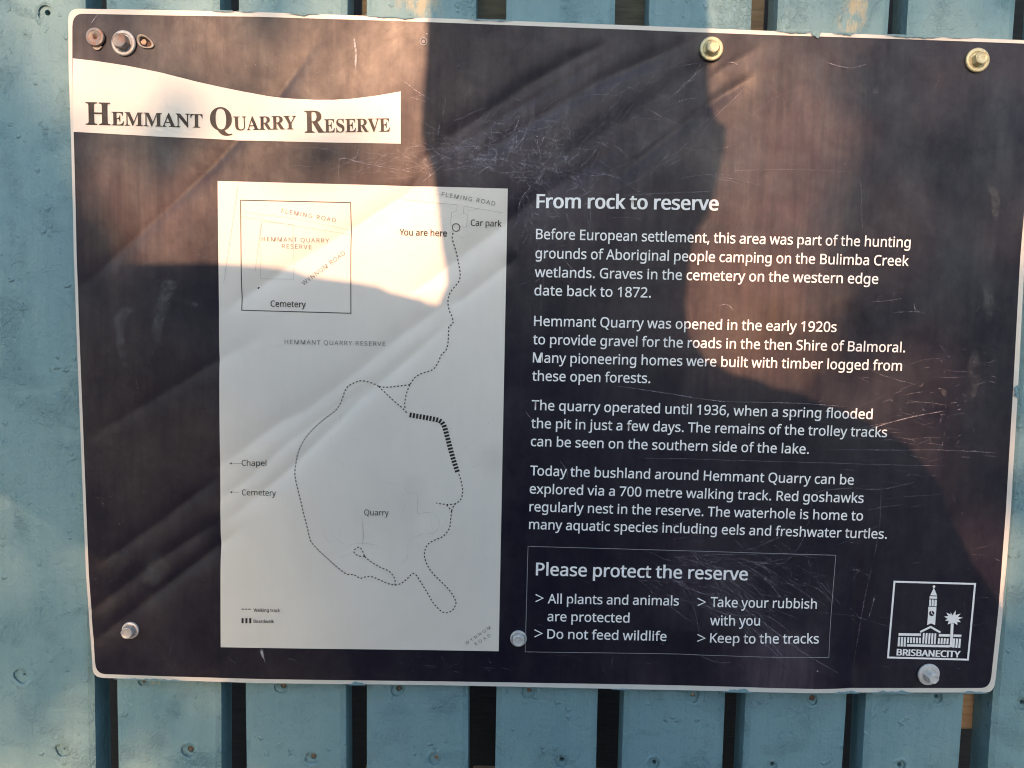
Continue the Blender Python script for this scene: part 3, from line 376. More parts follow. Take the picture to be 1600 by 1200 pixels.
_GLYPH_CACHE = {}
def glyph_mesh(spl, offset):
    """one letter, filled: verts (em), faces"""
    key = (id(spl), offset)
    if key not in _GLYPH_CACHE:
        cu = bpy.data.curves.new('letter', 'CURVE')
        cu.dimensions, cu.fill_mode = '2D', 'BOTH'
        for s in spl:
            Q0 = contour(s, 0, 0, 1, 1, 0)
            hole = _area(Q0) * OUTWARD > 0
            Q = contour(s, 0, 0, 1, 1, min(offset, .013) if hole else min(offset, .016))
            b = cu.splines.new('POLY'); b.points.add(len(Q) - 1); b.use_cyclic_u = True
            for bp, p in zip(b.points, Q):
                bp.co = (p[0], p[1], 0, 1)
        o = bpy.data.objects.new('letter', cu); COL.objects.link(o)
        me = o.to_mesh()
        _GLYPH_CACHE[key] = (np.array([w.co[:2] for w in me.vertices]), [list(p.vertices) for p in me.polygons])
        o.to_mesh_clear(); bpy.data.objects.remove(o); bpy.data.curves.remove(cu)
    return _GLYPH_CACHE[key]

def text_mesh(chars, offset, embolden=0.0):
    """chars: list of (glyph splines, x, y, sx, sy) -> verts, faces, tiny lift of each letter over the last"""
    V, F, L = [], [], []
    n = 0; lay = 0
    for spl, x, y, sx, sy in chars:
        v, f = glyph_mesh(spl, offset)
        for dx in ((-embolden, 0, embolden) if embolden else (0,)):
            V.append(v * np.array([sx, sy]) + np.array([x + dx, y]))
            F += [[i + n for i in q] for q in f]
            L += [.00002 * (lay % 6)] * len(v); lay += 1
            n += len(v)
    return np.concatenate(V), F, L

def layout(text, font, cap_sizes=None):
    """pen positions in em; cap_sizes gives a scale for each character (small caps)"""
    G = SERIF_G if font == 'serif' else SANS_G
    x = 0; out = []
    for i, ch in enumerate(text):
        s = cap_sizes[i] if cap_sizes else 1.0
        if ch == ' ':
            x += (0.25 if font == 'serif' else 0.205) * s; out.append(None); continue
        a, g = G[ch]
        x += KERN.get(text[i - 1:i + 1], 0) * s if i else 0
        out.append((g, x, s)); x += a * s
    return out

def set_line(flat, text, A, B, cap_px, font='sans', offset=0.008, stretch=(0.94, 1.08), cap_sizes=None, bow=0.0, bold=0.0):
    """one line of lettering whose ink runs from photo point A to B along its baseline"""
    A = np.array(on_plane(*A)); B = np.array(on_plane(*B))
    L = np.linalg.norm(B - A); u = (B - A) / L; w = np.array([-u[1], u[0]])
    capem = SERIF_CAP if font == 'serif' else SANS_CAP
    sy = cap_px * PXM / capem
    lay = layout(text, font, cap_sizes)
    ink = [(x + min(p[0] for s in g for p in s) * k, x + max(p[0] for s in g for p in s) * k) for it in lay if it for g, x, k in (it,)]
    x0, x1 = ink[0][0], ink[-1][1]
    need = L / ((x1 - x0) * sy)
    st = min(max(need, stretch[0]), stretch[1])
    n = sum(1 for _ in text) - 1
    extra = (L / (sy * st) - (x1 - x0)) / max(n, 1)
    chars = []
    for i, it in enumerate(lay):
        if it:
            g, x, k = it
            chars.append((g, (x - x0) + extra * i, 0, k, k))
    v, f, lf = text_mesh(chars, offset, bold)
    P = A + np.outer(v[:, 0] * sy * st, u) + np.outer(v[:, 1] * sy, w)
    if bow:
        t = v[:, 0] * sy * st / L
        P += np.outer(bow * PXM * 4 * t * (1 - t), w)
    flat.add(P, f, lf)

# ------------------------------------------------------------------ materials
def new_mat(name):
    m = bpy.data.materials.new(name); m.use_nodes = True
    nt = m.node_tree
    return m, nt, nt.nodes['Principled BSDF']

class NT:
    """tiny node builder"""
    def __init__(self, nt):
        self.nt = nt; self.n = nt.nodes; self.l = nt.links
        self.tc = self.n.new('ShaderNodeTexCoord')
    def val(self, sock, v):
        if hasattr(v, 'is_output'):
            self.l.new(v, sock)
        elif v is not None:
            sock.default_value = v
    def mapping(self, scale=(1, 1, 1), loc=(0, 0, 0), rot=(0, 0, 0), src=None):
        m = self.n.new('ShaderNodeMapping')
        self.l.new(src or self.tc.outputs['Object'], m.inputs['Vector'])
        m.inputs['Scale'].default_value = scale; m.inputs['Location'].default_value = loc; m.inputs['Rotation'].default_value = rot
        return m.outputs[0]
    def noise(self, scale, detail=4, rough=.55, vec=None, dist=0.0):
        t = self.n.new('ShaderNodeTexNoise')
        self.l.new(vec or self.tc.outputs['Object'], t.inputs['Vector'])
        t.inputs['Scale'].default_value = scale; t.inputs['Detail'].default_value = detail
        t.inputs['Roughness'].default_value = rough; t.inputs['Distortion'].default_value = dist
        return t.outputs['Fac']
    def voronoi(self, scale, vec=None, feature='F1'):
        t = self.n.new('ShaderNodeTexVoronoi'); t.feature = feature
        self.l.new(vec or self.tc.outputs['Object'], t.inputs['Vector'])
        t.inputs['Scale'].default_value = scale
        return t.outputs['Distance']
    def ramp(self, fac, *stops):
        r = self.n.new('ShaderNodeValToRGB')
        self.l.new(fac, r.inputs[0])
        e = r.color_ramp.elements
        while len(e) < len(stops):
            e.new(.5)
        for el, (p, c) in zip(e, stops):
            el.position = p
            el.color = (c, c, c, 1) if not hasattr(c, '__len__') else (*c, 1)
        return r.outputs[0]
    def math(self, op, a, b=None, clamp=False):
        m = self.n.new('ShaderNodeMath'); m.operation = op; m.use_clamp = clamp
        self.val(m.inputs[0], a); self.val(m.inputs[1], b)
        return m.outputs[0]
    def mix(self, fac, a, b, blend='MIX'):
        m = self.n.new('ShaderNodeMix'); m.data_type = 'RGBA'; m.blend_type = blend
        self.val(m.inputs[0], fac)
        for s, v in ((m.inputs[6], a), (m.inputs[7], b)):
            self.val(s, (*v, 1) if isinstance(v, tuple) and len(v) == 3 else v)
        return m.outputs[2]
    def bump(self, height, strength=.5, dist=.001, normal=None):
        b = self.n.new('ShaderNodeBump')
        self.l.new(height, b.inputs['Height']); b.inputs['Strength'].default_value = strength; b.inputs['Distance'].default_value = dist
        if normal is not None:
            self.l.new(normal, b.inputs['Normal'])
        return b.outputs[0]
    def spot(self, c, r, soft=.5, zoff=0.0):
        """soft round mask about a photo point, radius in photo pixels: stains and painted-in glare with a place of their own"""
        p = on_plane(*c)
        v = self.n.new('ShaderNodeVectorMath'); v.operation = 'DISTANCE'
        mp = self.mapping(scale=(1, 0, 1))
        self.l.new(mp, v.inputs[0]); v.inputs[1].default_value = (p[0], 0, p[1] + zoff)
        wob = self.math('MULTIPLY_ADD', self.noise(38, 3), r * PXM * 1.0)
        self.n[-1].inputs[2].default_value = -r * PXM * .5
        d = self.math('ADD', v.outputs['Value'], wob)
        mr = self.n.new('ShaderNodeMapRange'); mr.interpolation_type = 'SMOOTHSTEP'
        self.l.new(d, mr.inputs[0])
        mr.inputs[1].default_value = r * PXM; mr.inputs[2].default_value = r * PXM * (1 - soft)
        mr.inputs[3].default_value = 0; mr.inputs[4].default_value = 1
        return mr.outputs[0]

def sheet_normal(N, amt=1.0):
    """fine orange-peel and hairline scuffing shared by everything printed on the sheet"""
    hair = N.noise(1.0, 2, .5, N.mapping((2600, 2600, 90), rot=(0, .05, 0)))
    peel = N.noise(260, 3, .5)
    slow = N.noise(22, 2, .5)
    h = N.math('ADD', N.math('MULTIPLY', hair, .03 * amt), N.math('MULTIPLY', peel, .12 * amt))
    h = N.math('ADD', h, N.math('MULTIPLY', slow, .9))
    return N.bump(h, .5, .0011)

def mat_navy():
    m, nt, b = new_mat('navy_print'); N = NT(nt)
    streak = N.noise(1.0, 5, .6, N.mapping((240, 240, 14)))
    fine = N.noise(1.0, 3, .6, N.mapping((1100, 1100, 60)))
    cloud = N.noise(13, 5, .6, dist=.6)
    cloud2 = N.noise(34, 5, .65, dist=.4)
    tone = N.noise(7, 3, .5)
    dust = N.math('MULTIPLY', N.ramp(cloud, (.38, 0.0), (.70, 1.0)), N.ramp(streak, (.3, .8), (.7, 1.0)))
    dust = N.math('MULTIPLY', dust, N.ramp(fine, (.25, .65), (.75, 1.0)))
    dust = N.math('MULTIPLY', dust, N.ramp(cloud2, (.3, .55), (.7, 1.1)))
    warm = N.mix(N.ramp(tone, (.4, 0.), (.62, 1.)), (.25, .13, .13), (.25, .16, .08))
    scuff_sheen = None  # mauve spots paint sky sheen into the print, with haze over scratched areas
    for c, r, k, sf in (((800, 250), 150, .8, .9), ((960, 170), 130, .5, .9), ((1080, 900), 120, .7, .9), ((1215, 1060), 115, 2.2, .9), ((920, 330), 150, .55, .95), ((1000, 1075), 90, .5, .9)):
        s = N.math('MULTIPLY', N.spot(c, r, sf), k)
        scuff_sheen = s if scuff_sheen is None else N.math('ADD', scuff_sheen, s)
    extra = None  # warm spots paint the sun's glare into the colour where the sheet is lit
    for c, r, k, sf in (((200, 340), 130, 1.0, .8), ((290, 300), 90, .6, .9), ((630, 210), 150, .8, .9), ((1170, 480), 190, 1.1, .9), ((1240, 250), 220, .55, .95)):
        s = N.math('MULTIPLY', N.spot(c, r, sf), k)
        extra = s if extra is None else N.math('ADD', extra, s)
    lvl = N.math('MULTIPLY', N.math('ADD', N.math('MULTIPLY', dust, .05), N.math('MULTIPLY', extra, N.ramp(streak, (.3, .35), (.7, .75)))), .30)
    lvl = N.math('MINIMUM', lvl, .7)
    base_ = N.mix(N.math('MULTIPLY', N.math('MINIMUM', scuff_sheen, 2.6), N.ramp(streak, (.3, .035), (.75, .10))), (.0070, .0064, .0170), (.38, .29, .36))
    specks = N.ramp(N.voronoi(230), (.035, 1.), (.06, 0.))
    gate = N.ramp(N.noise(40, 2), (.60, 0.), (.66, .35))
    col = N.mix(lvl, base_, warm)
    col = N.mix(N.math('MULTIPLY', specks, gate), col, (.4, .38, .38))
    N.l.new(col, b.inputs['Base Color'])
    film = N.math('MULTIPLY', N.ramp(N.noise(1.0, 6, .62, N.mapping((24, 24, 13)), dist=.25), (.36, .62), (.64, 1.18)), N.ramp(streak, (.3, .9), (.7, 1.08)))
    film = N.math('MULTIPLY', film, N.ramp(N.noise(75, 5, .7, dist=.5), (.32, .8), (.68, 1.15)))
    N.l.new(N.math('MULTIPLY', film, .50), b.inputs['Specular IOR Level'])
    N.l.new(N.math('ADD', N.ramp(cloud, (.3, .36), (.7, .50)), N.math('MULTIPLY', lvl, .12)), b.inputs['Roughness'])
    N.l.new(sheet_normal(N), b.inputs['Normal'])
    return m

def mat_white(name='white_print', base=(.81, .765, .675), stain=True):
    m, nt, b = new_mat(name); N = NT(nt)
    grime = N.ramp(N.noise(16, 5, .6, dist=.5), (.35, 0.), (.75, 1.))
    streak = N.ramp(N.noise(1.0, 4, .6, N.mapping((120, 120, 12))), (.4, 0.), (.8, .6))
    f = N.math('ADD', N.math('MULTIPLY', grime, .18), N.math('MULTIPLY', streak, .10))
    col = N.mix(f, base, (.50, .47, .41))
    if stain:
        for c, r, k in (((600, 790), 90, .12), ((640, 780), 45, .10), ((560, 680), 120, .05), ((770, 715), 40, .16), ((690, 905), 130, .06), ((420, 180), 60, .05)):
            col = N.mix(N.math('MULTIPLY', N.spot(c, r, .8), k), col, (.36, .33, .29))
        specks = N.ramp(N.voronoi(150), (.02, 1.), (.035, 0.))
        gate = N.ramp(N.noise(30, 2), (.60, 0.), (.64, .7))
        col = N.mix(N.math('MULTIPLY', specks, gate), col, (.12, .1, .08))
    N.l.new(col, b.inputs['Base Color'])
    N.l.new(N.ramp(N.noise(30, 4), (.3, .34), (.7, .46)), b.inputs['Roughness'])
    b.inputs['Specular IOR Level'].default_value = .4
    N.l.new(sheet_normal(N, .7), b.inputs['Normal'])
    return m

def mat_ink(name, col, rough=.42, vary=.25):
    m, nt, b = new_mat(name); N = NT(nt)
    f = N.ramp(N.noise(120, 4, .7), (.35, 0.), (.75, vary))
    N.l.new(N.mix(f, col, tuple(c * .55 + .09 for c in col)), b.inputs['Base Color'])
    b.inputs['Roughness'].default_value = rough
    b.inputs['Specular IOR Level'].default_value = .22
    N.l.new(sheet_normal(N, .7), b.inputs['Normal'])
    return m

def mat_wear(name, col, alpha, rough=.6, grain=420):
    """thin dust, haze or scratch that lets the print show through; the 'fade' attribute feathers it"""
    m, nt, b = new_mat(name); N = NT(nt)
    at = N.n.new('ShaderNodeAttribute'); at.attribute_name = 'fade'
    g = N.math('MULTIPLY', N.ramp(N.noise(grain, 4, .7), (.30, .15), (.70, 1.)), N.ramp(N.noise(85, 4, .7, dist=1.5), (.36, .12), (.60, 1.)))
    N.l.new(N.math('MULTIPLY', N.math('MULTIPLY', at.outputs['Fac'], g), alpha, True), b.inputs['Alpha'])
    b.inputs['Base Color'].default_value = (*col, 1); b.inputs['Roughness'].default_value = rough
    b.inputs['Specular IOR Level'].default_value = .3
    return m

def mat_paint():
    m, nt, b = new_mat('teal_fence_paint'); N = NT(nt)
    brush = N.noise(1.0, 4, .6, N.mapping((420, 420, 22)))
    brush2 = N.noise(1.0, 3, .6, N.mapping((110, 110, 9)))
    lump = N.noise(210, 5, .62, dist=.8)
    mott = N.noise(24, 4, .6)
    peel = N.ramp(N.noise(85, 6, .68, dist=1.6), (.565, 0.), (.60, 1.))
    blob_n = N.n.new('ShaderNodeTexVoronoi')
    vm = N.mapping((1, 1, 1)); wv = N.n.new('ShaderNodeTexNoise'); N.l.new(vm, wv.inputs['Vector']); wv.inputs['Scale'].default_value = 300
    add = N.n.new('ShaderNodeMix'); add.data_type = 'VECTOR'; add.inputs[0].default_value = .006
    N.l.new(vm, add.inputs[4]); N.l.new(wv.outputs['Color'], add.inputs[5])
    N.l.new(add.outputs[1], blob_n.inputs['Vector']); blob_n.inputs['Scale'].default_value = 120
    blob = N.ramp(blob_n.outputs['Distance'], (.10, 1.), (.26, 0.))
    blob = N.math('MULTIPLY', blob, N.ramp(N.noise(60, 2), (.50, 0.), (.58, 1.)))
    col = N.mix(N.ramp(mott, (.36, 0.), (.64, 1.)), (.182, .322, .362), (.198, .338, .370))
    col = N.mix(N.math('MULTIPLY', N.ramp(brush2, (.45, 0.), (.7, 1.)), .35), col, (.150, .285, .31))
    col = N.mix(N.ramp(lump, (.25, .5), (.40, 0.)), col, (.075, .18, .235))
    col = N.mix(N.math('MULTIPLY', N.ramp(N.noise(1.0, 5, .7, N.mapping((60, 60, 7), (3, 1, 2))), (.52, 0.), (.74, 1.)), .22), col, (.245, .35, .365))
    col = N.mix(N.math('MULTIPLY', N.ramp(N.noise(9, 6, .7, dist=1.2), (.56, 0.), (.72, 1.)), .08), col, (.085, .19, .235))
    for c, r, k in (((1338, 25), 26, .9), ((1345, 0), 22, .9), ((665, 8), 30, .7), ((640, -10), 30, .7), ((236, 1072), 12, .5), ((760, 40), 20, .5)):
        col = N.mix(N.math('MULTIPLY', N.math('MULTIPLY', N.spot(c, r, .7, SIGN_Z), k), N.ramp(N.noise(1.0, 5, .7, N.mapping((400, 400, 120))), (.42, 0.), (.56, 1.))), col, (.46, .42, .28))
    chip = N.ramp(N.noise(48, 5, .72, dist=1.0), (.735, 0.), (.76, .7))
    col = N.mix(chip, col, (.33, .30, .22))
    N.l.new(col, b.inputs['Base Color'])
    N.l.new(N.ramp(brush, (.3, .50), (.7, .66)), b.inputs['Roughness'])
    b.inputs['Specular IOR Level'].default_value = .3
    h = N.math('ADD', N.math('MULTIPLY', brush, .35), N.math('MULTIPLY', lump, .85))
    h = N.math('ADD', h, N.math('MULTIPLY', blob, .9))
    h = N.math('ADD', h, N.math('MULTIPLY', peel, .07))
    h = N.math('ADD', h, N.math('MULTIPLY', brush2, 1.0))
    grit = N.math('MULTIPLY', N.ramp(N.noise(520, 4, .65, dist=.6), (.45, 0.), (.72, 1.)), N.ramp(N.noise(26, 4, .6, dist=.8), (.48, 0.), (.62, 1.)))
    h = N.math('ADD', h, N.math('MULTIPLY', grit, .8))
    N.l.new(N.bump(h, .75, .0013), b.inputs['Normal'])
    return m

def mat_wood(name, a, b_, rough=.8):
    m, nt, b = new_mat(name); N = NT(nt)
    g = N.noise(1.0, 5, .65, N.mapping((30, 300, 300)), dist=.4)
    N.l.new(N.mix(N.ramp(g, (.3, 0.), (.7, 1.)), a, b_), b.inputs['Base Color'])
    b.inputs['Roughness'].default_value = rough
    N.l.new(N.bump(g, .6, .001), b.inputs['Normal'])
    return m

def mat_metal(name, a, rust, rust_amt, metallic=.45, rough=.42):
    m, nt, b = new_mat(name); N = NT(nt)
    f = N.noise(190, 5, .7, dist=.6)
    r = N.ramp(f, (.62 - rust_amt * .4, 0.), (.70 - rust_amt * .3, 1.))
    grime = N.ramp(N.noise(420, 4, .7), (.35, 0.), (.7, .55))
    col = N.mix(grime, a, tuple(c * .62 for c in a))
    N.l.new(N.mix(N.math('MULTIPLY', r, min(1, rust_amt * 1.6)), col, rust), b.inputs['Base Color'])
    N.l.new(N.math('SUBTRACT', metallic, N.math('MULTIPLY', r, metallic * .8)), b.inputs['Metallic'])
    N.l.new(N.ramp(f, (.3, rough - .08), (.7, rough + .18)), b.inputs['Roughness'])
    N.l.new(N.bump(N.noise(500, 4, .7), .35, .0004), b.inputs['Normal'])
    return m

def mat_plain(name, col, rough=.8, noise=30):
    m, nt, b = new_mat(name); N = NT(nt)
    f = N.ramp(N.noise(noise, 4, .6), (.3, 0.), (.7, 1.))
    N.l.new(N.mix(f, tuple(c * .75 for c in col), tuple(min(1, c * 1.2) for c in col)), b.inputs['Base Color'])
    b.inputs['Roughness'].default_value = rough
    return m

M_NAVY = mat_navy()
M_WHITE = mat_white()
M_EDGE = mat_white('white_sheet_edge', (.70, .68, .62), False)
M_LETTER = mat_ink('white_lettering', (.95, .945, .92), .4, .06)
M_TITLE = mat_ink('brown_black_lettering', (.022, .017, .016), .42, .5)
M_BLACK = mat_ink('black_ink', (.02, .02, .022), .45, .4)
M_GREY = mat_ink('grey_ink', (.24, .235, .225), .5, .6)
M_FAINT = mat_ink('faded_ink', (.52, .50, .47), .5, .4)
M_HAIRLINE = mat_ink('thin_grey_rule', (.30, .30, .32), .5, .4)
M_SCRATCH = mat_wear('scratches', (.66, .60, .68), 1.0, .5, 700)
M_MAPSCR = mat_wear('map_scratches', (.33, .29, .25), .5, .6, 300)
M_DRIP = mat_wear('dust_smear', (.24, .235, .23), .42, .7, 160)
M_SPAT = mat_wear('mud_spatter', (.45, .44, .45), .5, .6, 900)
M_DARKSTAIN = mat_wear('dark_dirt', (.006, .006, .008), .35, .7, 60)
M_TEALSMEAR = mat_paint()
M_TEAL = mat_paint()
M_CUT = mat_wear('white_gouge', (.82, .84, .88), 1.0, .5, 90)
M_RAIL = mat_wood('weathered_timber', (.05, .055, .042), (.105, .11, .085))
M_BARE = mat_wood('bare_timber', (.34, .20, .11), (.50, .34, .20))
M_PLUG = mat_plain('old_wood_filler', (.17, .13, .09), .85, 700)
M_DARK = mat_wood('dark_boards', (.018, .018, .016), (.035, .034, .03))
M_SCREW = mat_metal('old_screw', (.40, .30, .20), (.24, .11, .05), .5, .3, .6)
M_ZINC = mat_metal('zinc_white', (.50, .51, .50), (.34, .16, .07), .12, .35, .42)
M_ZINCW = mat_metal('zinc_shaded_pale', (.74, .74, .71), (.34, .16, .07), .10, .25, .40)  # zinc lightened for the shaded lower bolts, making up for dim reflections
M_ZINCY = mat_metal('zinc_yellow', (.54, .53, .34), (.36, .20, .06), .22, .35, .42)
M_ZINCR = mat_metal('zinc_rusty', (.27, .27, .26), (.30, .13, .06), .42, .35, .48)
M_PLASTIC = mat_plain('pale_plastic', (.40, .36, .30), .6, 300)
M_HOLE = mat_plain('hole_dark', (.02, .017, .015), .9)
M_RUST = mat_plain('rust', (.13, .065, .038), .9, 500)
M_GROUND = mat_plain('dry_ground', (.105, .115, .125), .95, 6)
M_SHIRT = mat_plain('grey_shirt', (.12, .13, .15), .9, 60)

# ------------------------------------------------------------------ ground
g = link('ground', mesh('ground', [(-60, -60, 0), (60, -60, 0), (60, 60, 0), (-60, 60, 0)], [[0, 1, 2, 3]]), M_GROUND)
tag(g, kind='structure')

# ------------------------------------------------------------------ fence
FY = 0.0062                                     # depth of the boards' painted faces behind the sign's face
TH = 0.021
fence = link('timber_fence', None, loc=(0, 0, 0))
tag(fence, 'teal painted timber fence of upright boards with dark gaps, behind the sign', 'fence')
Z0, Z1 = -SIGN_Z + .04, 0.62

def edge_line(top, bot):
    """a board edge through photo points (x at y=5) and (x at y=1150) -> x at height z"""
    a = on_plane(top, 5, FY); b = on_plane(bot, 1150, FY)
    k = (a[0] - b[0]) / (a[1] - b[1])
    return lambda z: b[0] + k * (z - b[1])

# top-left, top-right, bottom-left, bottom-right outlines of each board in the photo
BOARDS = [(-160, 131, -130, 147), (164, 342, 183, 345), (372, 542, 384, 540), (572, 744, 573, 731), (791, 962, 774, 933),
          (1015, 1176, 974, 1131), (1217, 1392, 1164, 1320), (1421, 1589, 1352, 1503), (1634, 1925, 1549, 1820)]
OUTER = [(-585, -395, -528, -347), (-375, -190, -330, -157), (1955, 2130, 1850, 2008), (2165, 2340, 2040, 2200)]

# plugged screw marks: (board, photo x, y, radius px, hole style)
MARKS = [(0, 70, 20, 15, 'hole'), (0, 34, 1056, 18, 'dot'), (0, 97, 1172, 15, 'dot'), (1, 294, 1173, 16, 'wood'), (1, 222, 1066, 9, 'rust'),
         (2, 440, 1074, 15, 'wood'), (2, 487, 1184, 15, 'wood'), (3, 621, 1078, 15, 'wood'), (3, 680, 1186, 14, 'screw'),
         (4, 825, 1081, 15, 'screw'), (4, 876, 1190, 14, 'hole'), (5, 1081, 1088, 15, 'screw'), (5, 1021, 1194, 13, 'hole'),
         (6, 1268, 1093, 14, 'rust'), (6, 1206, 1197, 12, 'hole'), (7, 1463, 1091, 13, 'hole'), (7, 1405, 1198, 14, 'hole'), (8, 1597, 1100, 13, 'hole')]

def board_mesh(spec):
    tl, tr, bl, br = spec
    L, R = edge_line(tl, bl), edge_line(tr, br)
    ch, cd = .0036, .0017
    rings = []
    n = 36
    for i in range(n + 1):
        z = Z0 + (Z1 - Z0) * i / n
        jl, jr = rnd.uniform(-.0003, .0003), rnd.uniform(-.0003, .0003)
        l, r = L(z) + jl, R(z) + jr
        rings.append([(l, FY + TH, z), (l, FY + cd, z), (l + ch, FY, z), (r - ch, FY, z), (r, FY + cd, z), (r, FY + TH, z)])
    v = [p for q in rings for p in q]
    f = []
    for i in range(n):
        for k in range(6):
            a = i * 6 + k; b = i * 6 + (k + 1) % 6
            f.append([a, b, b + 6, a + 6])
    f.append([0, 5, 4, 3, 2, 1]); f.append([n * 6 + k for k in range(6)])
    return mesh('slat', [(x, y, z + SIGN_Z) for x, y, z in v], f)

def cylinder(c, r, y0, y1, n=20, r1=None, jitter=0):
    r1 = r if r1 is None else r1
    v = []; 
    js = [1 + rnd.uniform(-jitter, jitter) for _ in range(n)]
    for y, rr in ((y0, r), (y1, r1)):
        v += [(c[0] + rr * js[k] * math.cos(2 * math.pi * k / n), y, c[1] + rr * js[k] * math.sin(2 * math.pi * k / n)) for k in range(n)]
    f = [[k, (k + 1) % n, n + (k + 1) % n, n + k] for k in range(n)]
    f += [list(range(n))[::-1], list(range(n, 2 * n))]
    return v, f

def fix_normals(me):
    bm = bmesh.new(); bm.from_mesh(me); bmesh.ops.recalc_face_normals(bm, faces=bm.faces); bm.to_mesh(me); bm.free()
    return me

def cut_mesh(me, cutters):
    """bore holes into a mesh"""
    fix_normals(me)
    o = link('board', me); cs = []
    for v, f in cutters:
        c = link('bore', fix_normals(mesh('bore', v, f))); cs.append(c)
        m = o.modifiers.new('bore', 'BOOLEAN'); m.operation = 'DIFFERENCE'; m.object = c; m.solver = 'EXACT'
    bpy.context.view_layer.update()
    out = bpy.data.meshes.new_from_object(o.evaluated_get(bpy.context.evaluated_depsgraph_get()))
    for c in cs + [o]:
        bpy.data.objects.remove(c)
    return out

def ring_lip(c, r, w, h, n=28):
    """uneven raised lip of paint round a countersunk screw"""
    prof = [(-1, -.0002), (-.55, h * .7), (0, h), (.6, h * .55), (1.15, -.0002)]
    v, f = [], []
    ph = rnd.uniform(0, 6.3); js = [(rnd.uniform(.86, 1.14) + .07 * math.sin(2 * k * .2244 + ph), max(0, rnd.uniform(-.2, .9) + .75 * math.sin(k * .2244 + ph))) for k in range(n)]
    js = [((js[k][0] + js[k - 1][0]) / 2, (js[k][1] + js[k - 1][1]) / 2) for k in range(n)]
    for k in range(n):
        a = 2 * math.pi * k / n
        for t, y in prof:
            rr = (r + t * w) * js[k][0]
            v.append((c[0] + rr * math.cos(a), FY - (y * js[k][1] - .00006 if y > 0 else y), c[1] + rr * math.sin(a)))
    m = len(prof)
    for k in range(n):
        for j in range(m - 1):
            a = k * m + j; b = ((k + 1) % n) * m + j
            f.append([a, b, b + 1, a + 1])
    return v, f

for bi, spec in enumerate(BOARDS + OUTER):
    me = board_mesh(spec)
    cutters = []; lips = []; screws = []
    for b, x, y, r, style in MARKS:
        if b != bi:
            continue
        p = on_plane(x, y, FY); c = (p[0], p[1] + SIGN_Z); rm = r * PXM
        cutters.append(cylinder(c, rm * .82, FY - .001, FY + .0015, 24, rm * .80, .05))
        hr = {'hole': .30, 'dot': .12, 'wood': .34, 'screw': .26, 'rust': .36}[style] * rm
        oc = (c[0] + rm * .14, c[1] + rm * (.05 if style != 'hole' else .12))
        cutters.append(cylinder(oc, hr, FY - .002, FY + .012, 14, hr * .9, .12))
        lips.append((c, rm))
        if style in ('wood', 'screw', 'rust'):
            screws.append((oc, hr, style))
    if cutters:
        me = cut_mesh(me, cutters)
        vs2 = [tuple(w.co) for w in me.vertices]; fs2 = [list(p.vertices) for p in me.polygons]
        for c, rm in lips:
            v, f = ring_lip(c, rm * 1.0, rm * .26, .0006)
            n = len(vs2); vs2 += v; fs2 += [[i + n for i in q] for q in f]
        me = mesh('slat', vs2, fs2)
        nb = len(fs2) - sum(28 * 4 for _ in lips)
        for k, p in enumerate(me.polygons):
            p.use_smooth = k >= nb
    sl = link('slat', me, M_TEAL, fence)
    for oc, hr, style in screws:
        v, f = [], []
        n = 12
        v.append((oc[0], FY + .0016, oc[1] - hr * .2))
        for rr, yy in ((hr * .55, FY + .0012), (hr * 1.02, FY + .0030)):
            v += [(oc[0] + rr * rnd.uniform(.85, 1.1) * math.cos(2 * math.pi * k / n), yy + rnd.uniform(-.0004, .0004), oc[1] + rr * rnd.uniform(.85, 1.1) * math.sin(2 * math.pi * k / n)) for k in range(n)]
        f = [[0, 1 + k, 1 + (k + 1) % n] for k in range(n)] + [[1 + k, 13 + k, 13 + (k + 1) % n, 1 + (k + 1) % n] for k in range(n)]
        link('screw', mesh('screw', v, f, True), {'wood': M_PLUG, 'screw': M_SCREW, 'rust': M_RUST}[style], sl)

def box_mesh(name, x0, x1, y0, y1, z0, z1, bev=.0008, seg=1):
    bm = bmesh.new(); bmesh.ops.create_cube(bm, size=1)
    for w in bm.verts:
        w.co = Vector((x0 + (w.co.x + .5) * (x1 - x0), y0 + (w.co.y + .5) * (y1 - y0), z0 + (w.co.z + .5) * (z1 - z0)))
    if bev:
        bmesh.ops.bevel(bm, geom=bm.edges[:], offset=bev, segments=seg, affect='EDGES', profile=.6)
    me = bpy.data.meshes.new(name); bm.to_mesh(me); bm.free()
    return me

RY = FY + TH + .0005
zr = on_plane(900, 150, RY)[1] + SIGN_Z
xa, xb = on_plane(700, 0, RY)[0], on_plane(1196, 0, RY)[0]
link('rail', box_mesh('rail', xa, xb, RY, RY + .045, zr, zr + .14), M_RAIL, fence)
xa, xb = on_plane(561, 0, RY)[0], on_plane(690, 0, RY)[0]
link('rail', box_mesh('rail', xa, xb, RY + .008, RY + .045, zr + .012, zr + .12), M_RAIL, fence)
zb_ = on_plane(800, 1196, RY + .05)[1] + SIGN_Z
for x0, x1 in ((553, 700), (735, 890), (925, 1080)):
    xa, xb = on_plane(x0, 1197, RY)[0], on_plane(x1, 1197, RY)[0]
    link('rail', box_mesh('rail', xa, xb, RY + .010, RY + .05, zb_ - .09, zb_ + rnd.uniform(-.001, .001)), M_BARE, fence)
a = on_plane(1322, 1060, RY); c = on_plane(1512, 1141, RY)
link('batten', box_mesh('batten', on_plane(1498, 1100, RY)[0], on_plane(1531, 1100, RY)[0], RY, RY + .03, c[1] + SIGN_Z, c[1] + SIGN_Z + .3, .002), M_BARE, fence)

# dark boarded wall standing close behind the fence
wv, wf = [], []
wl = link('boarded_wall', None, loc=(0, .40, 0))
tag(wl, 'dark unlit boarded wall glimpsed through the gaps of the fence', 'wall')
link('wall_boards', box_mesh('wall_boards', -1.6, 1.6, 0, .03, 0, 2.4, .004), M_DARK, wl)

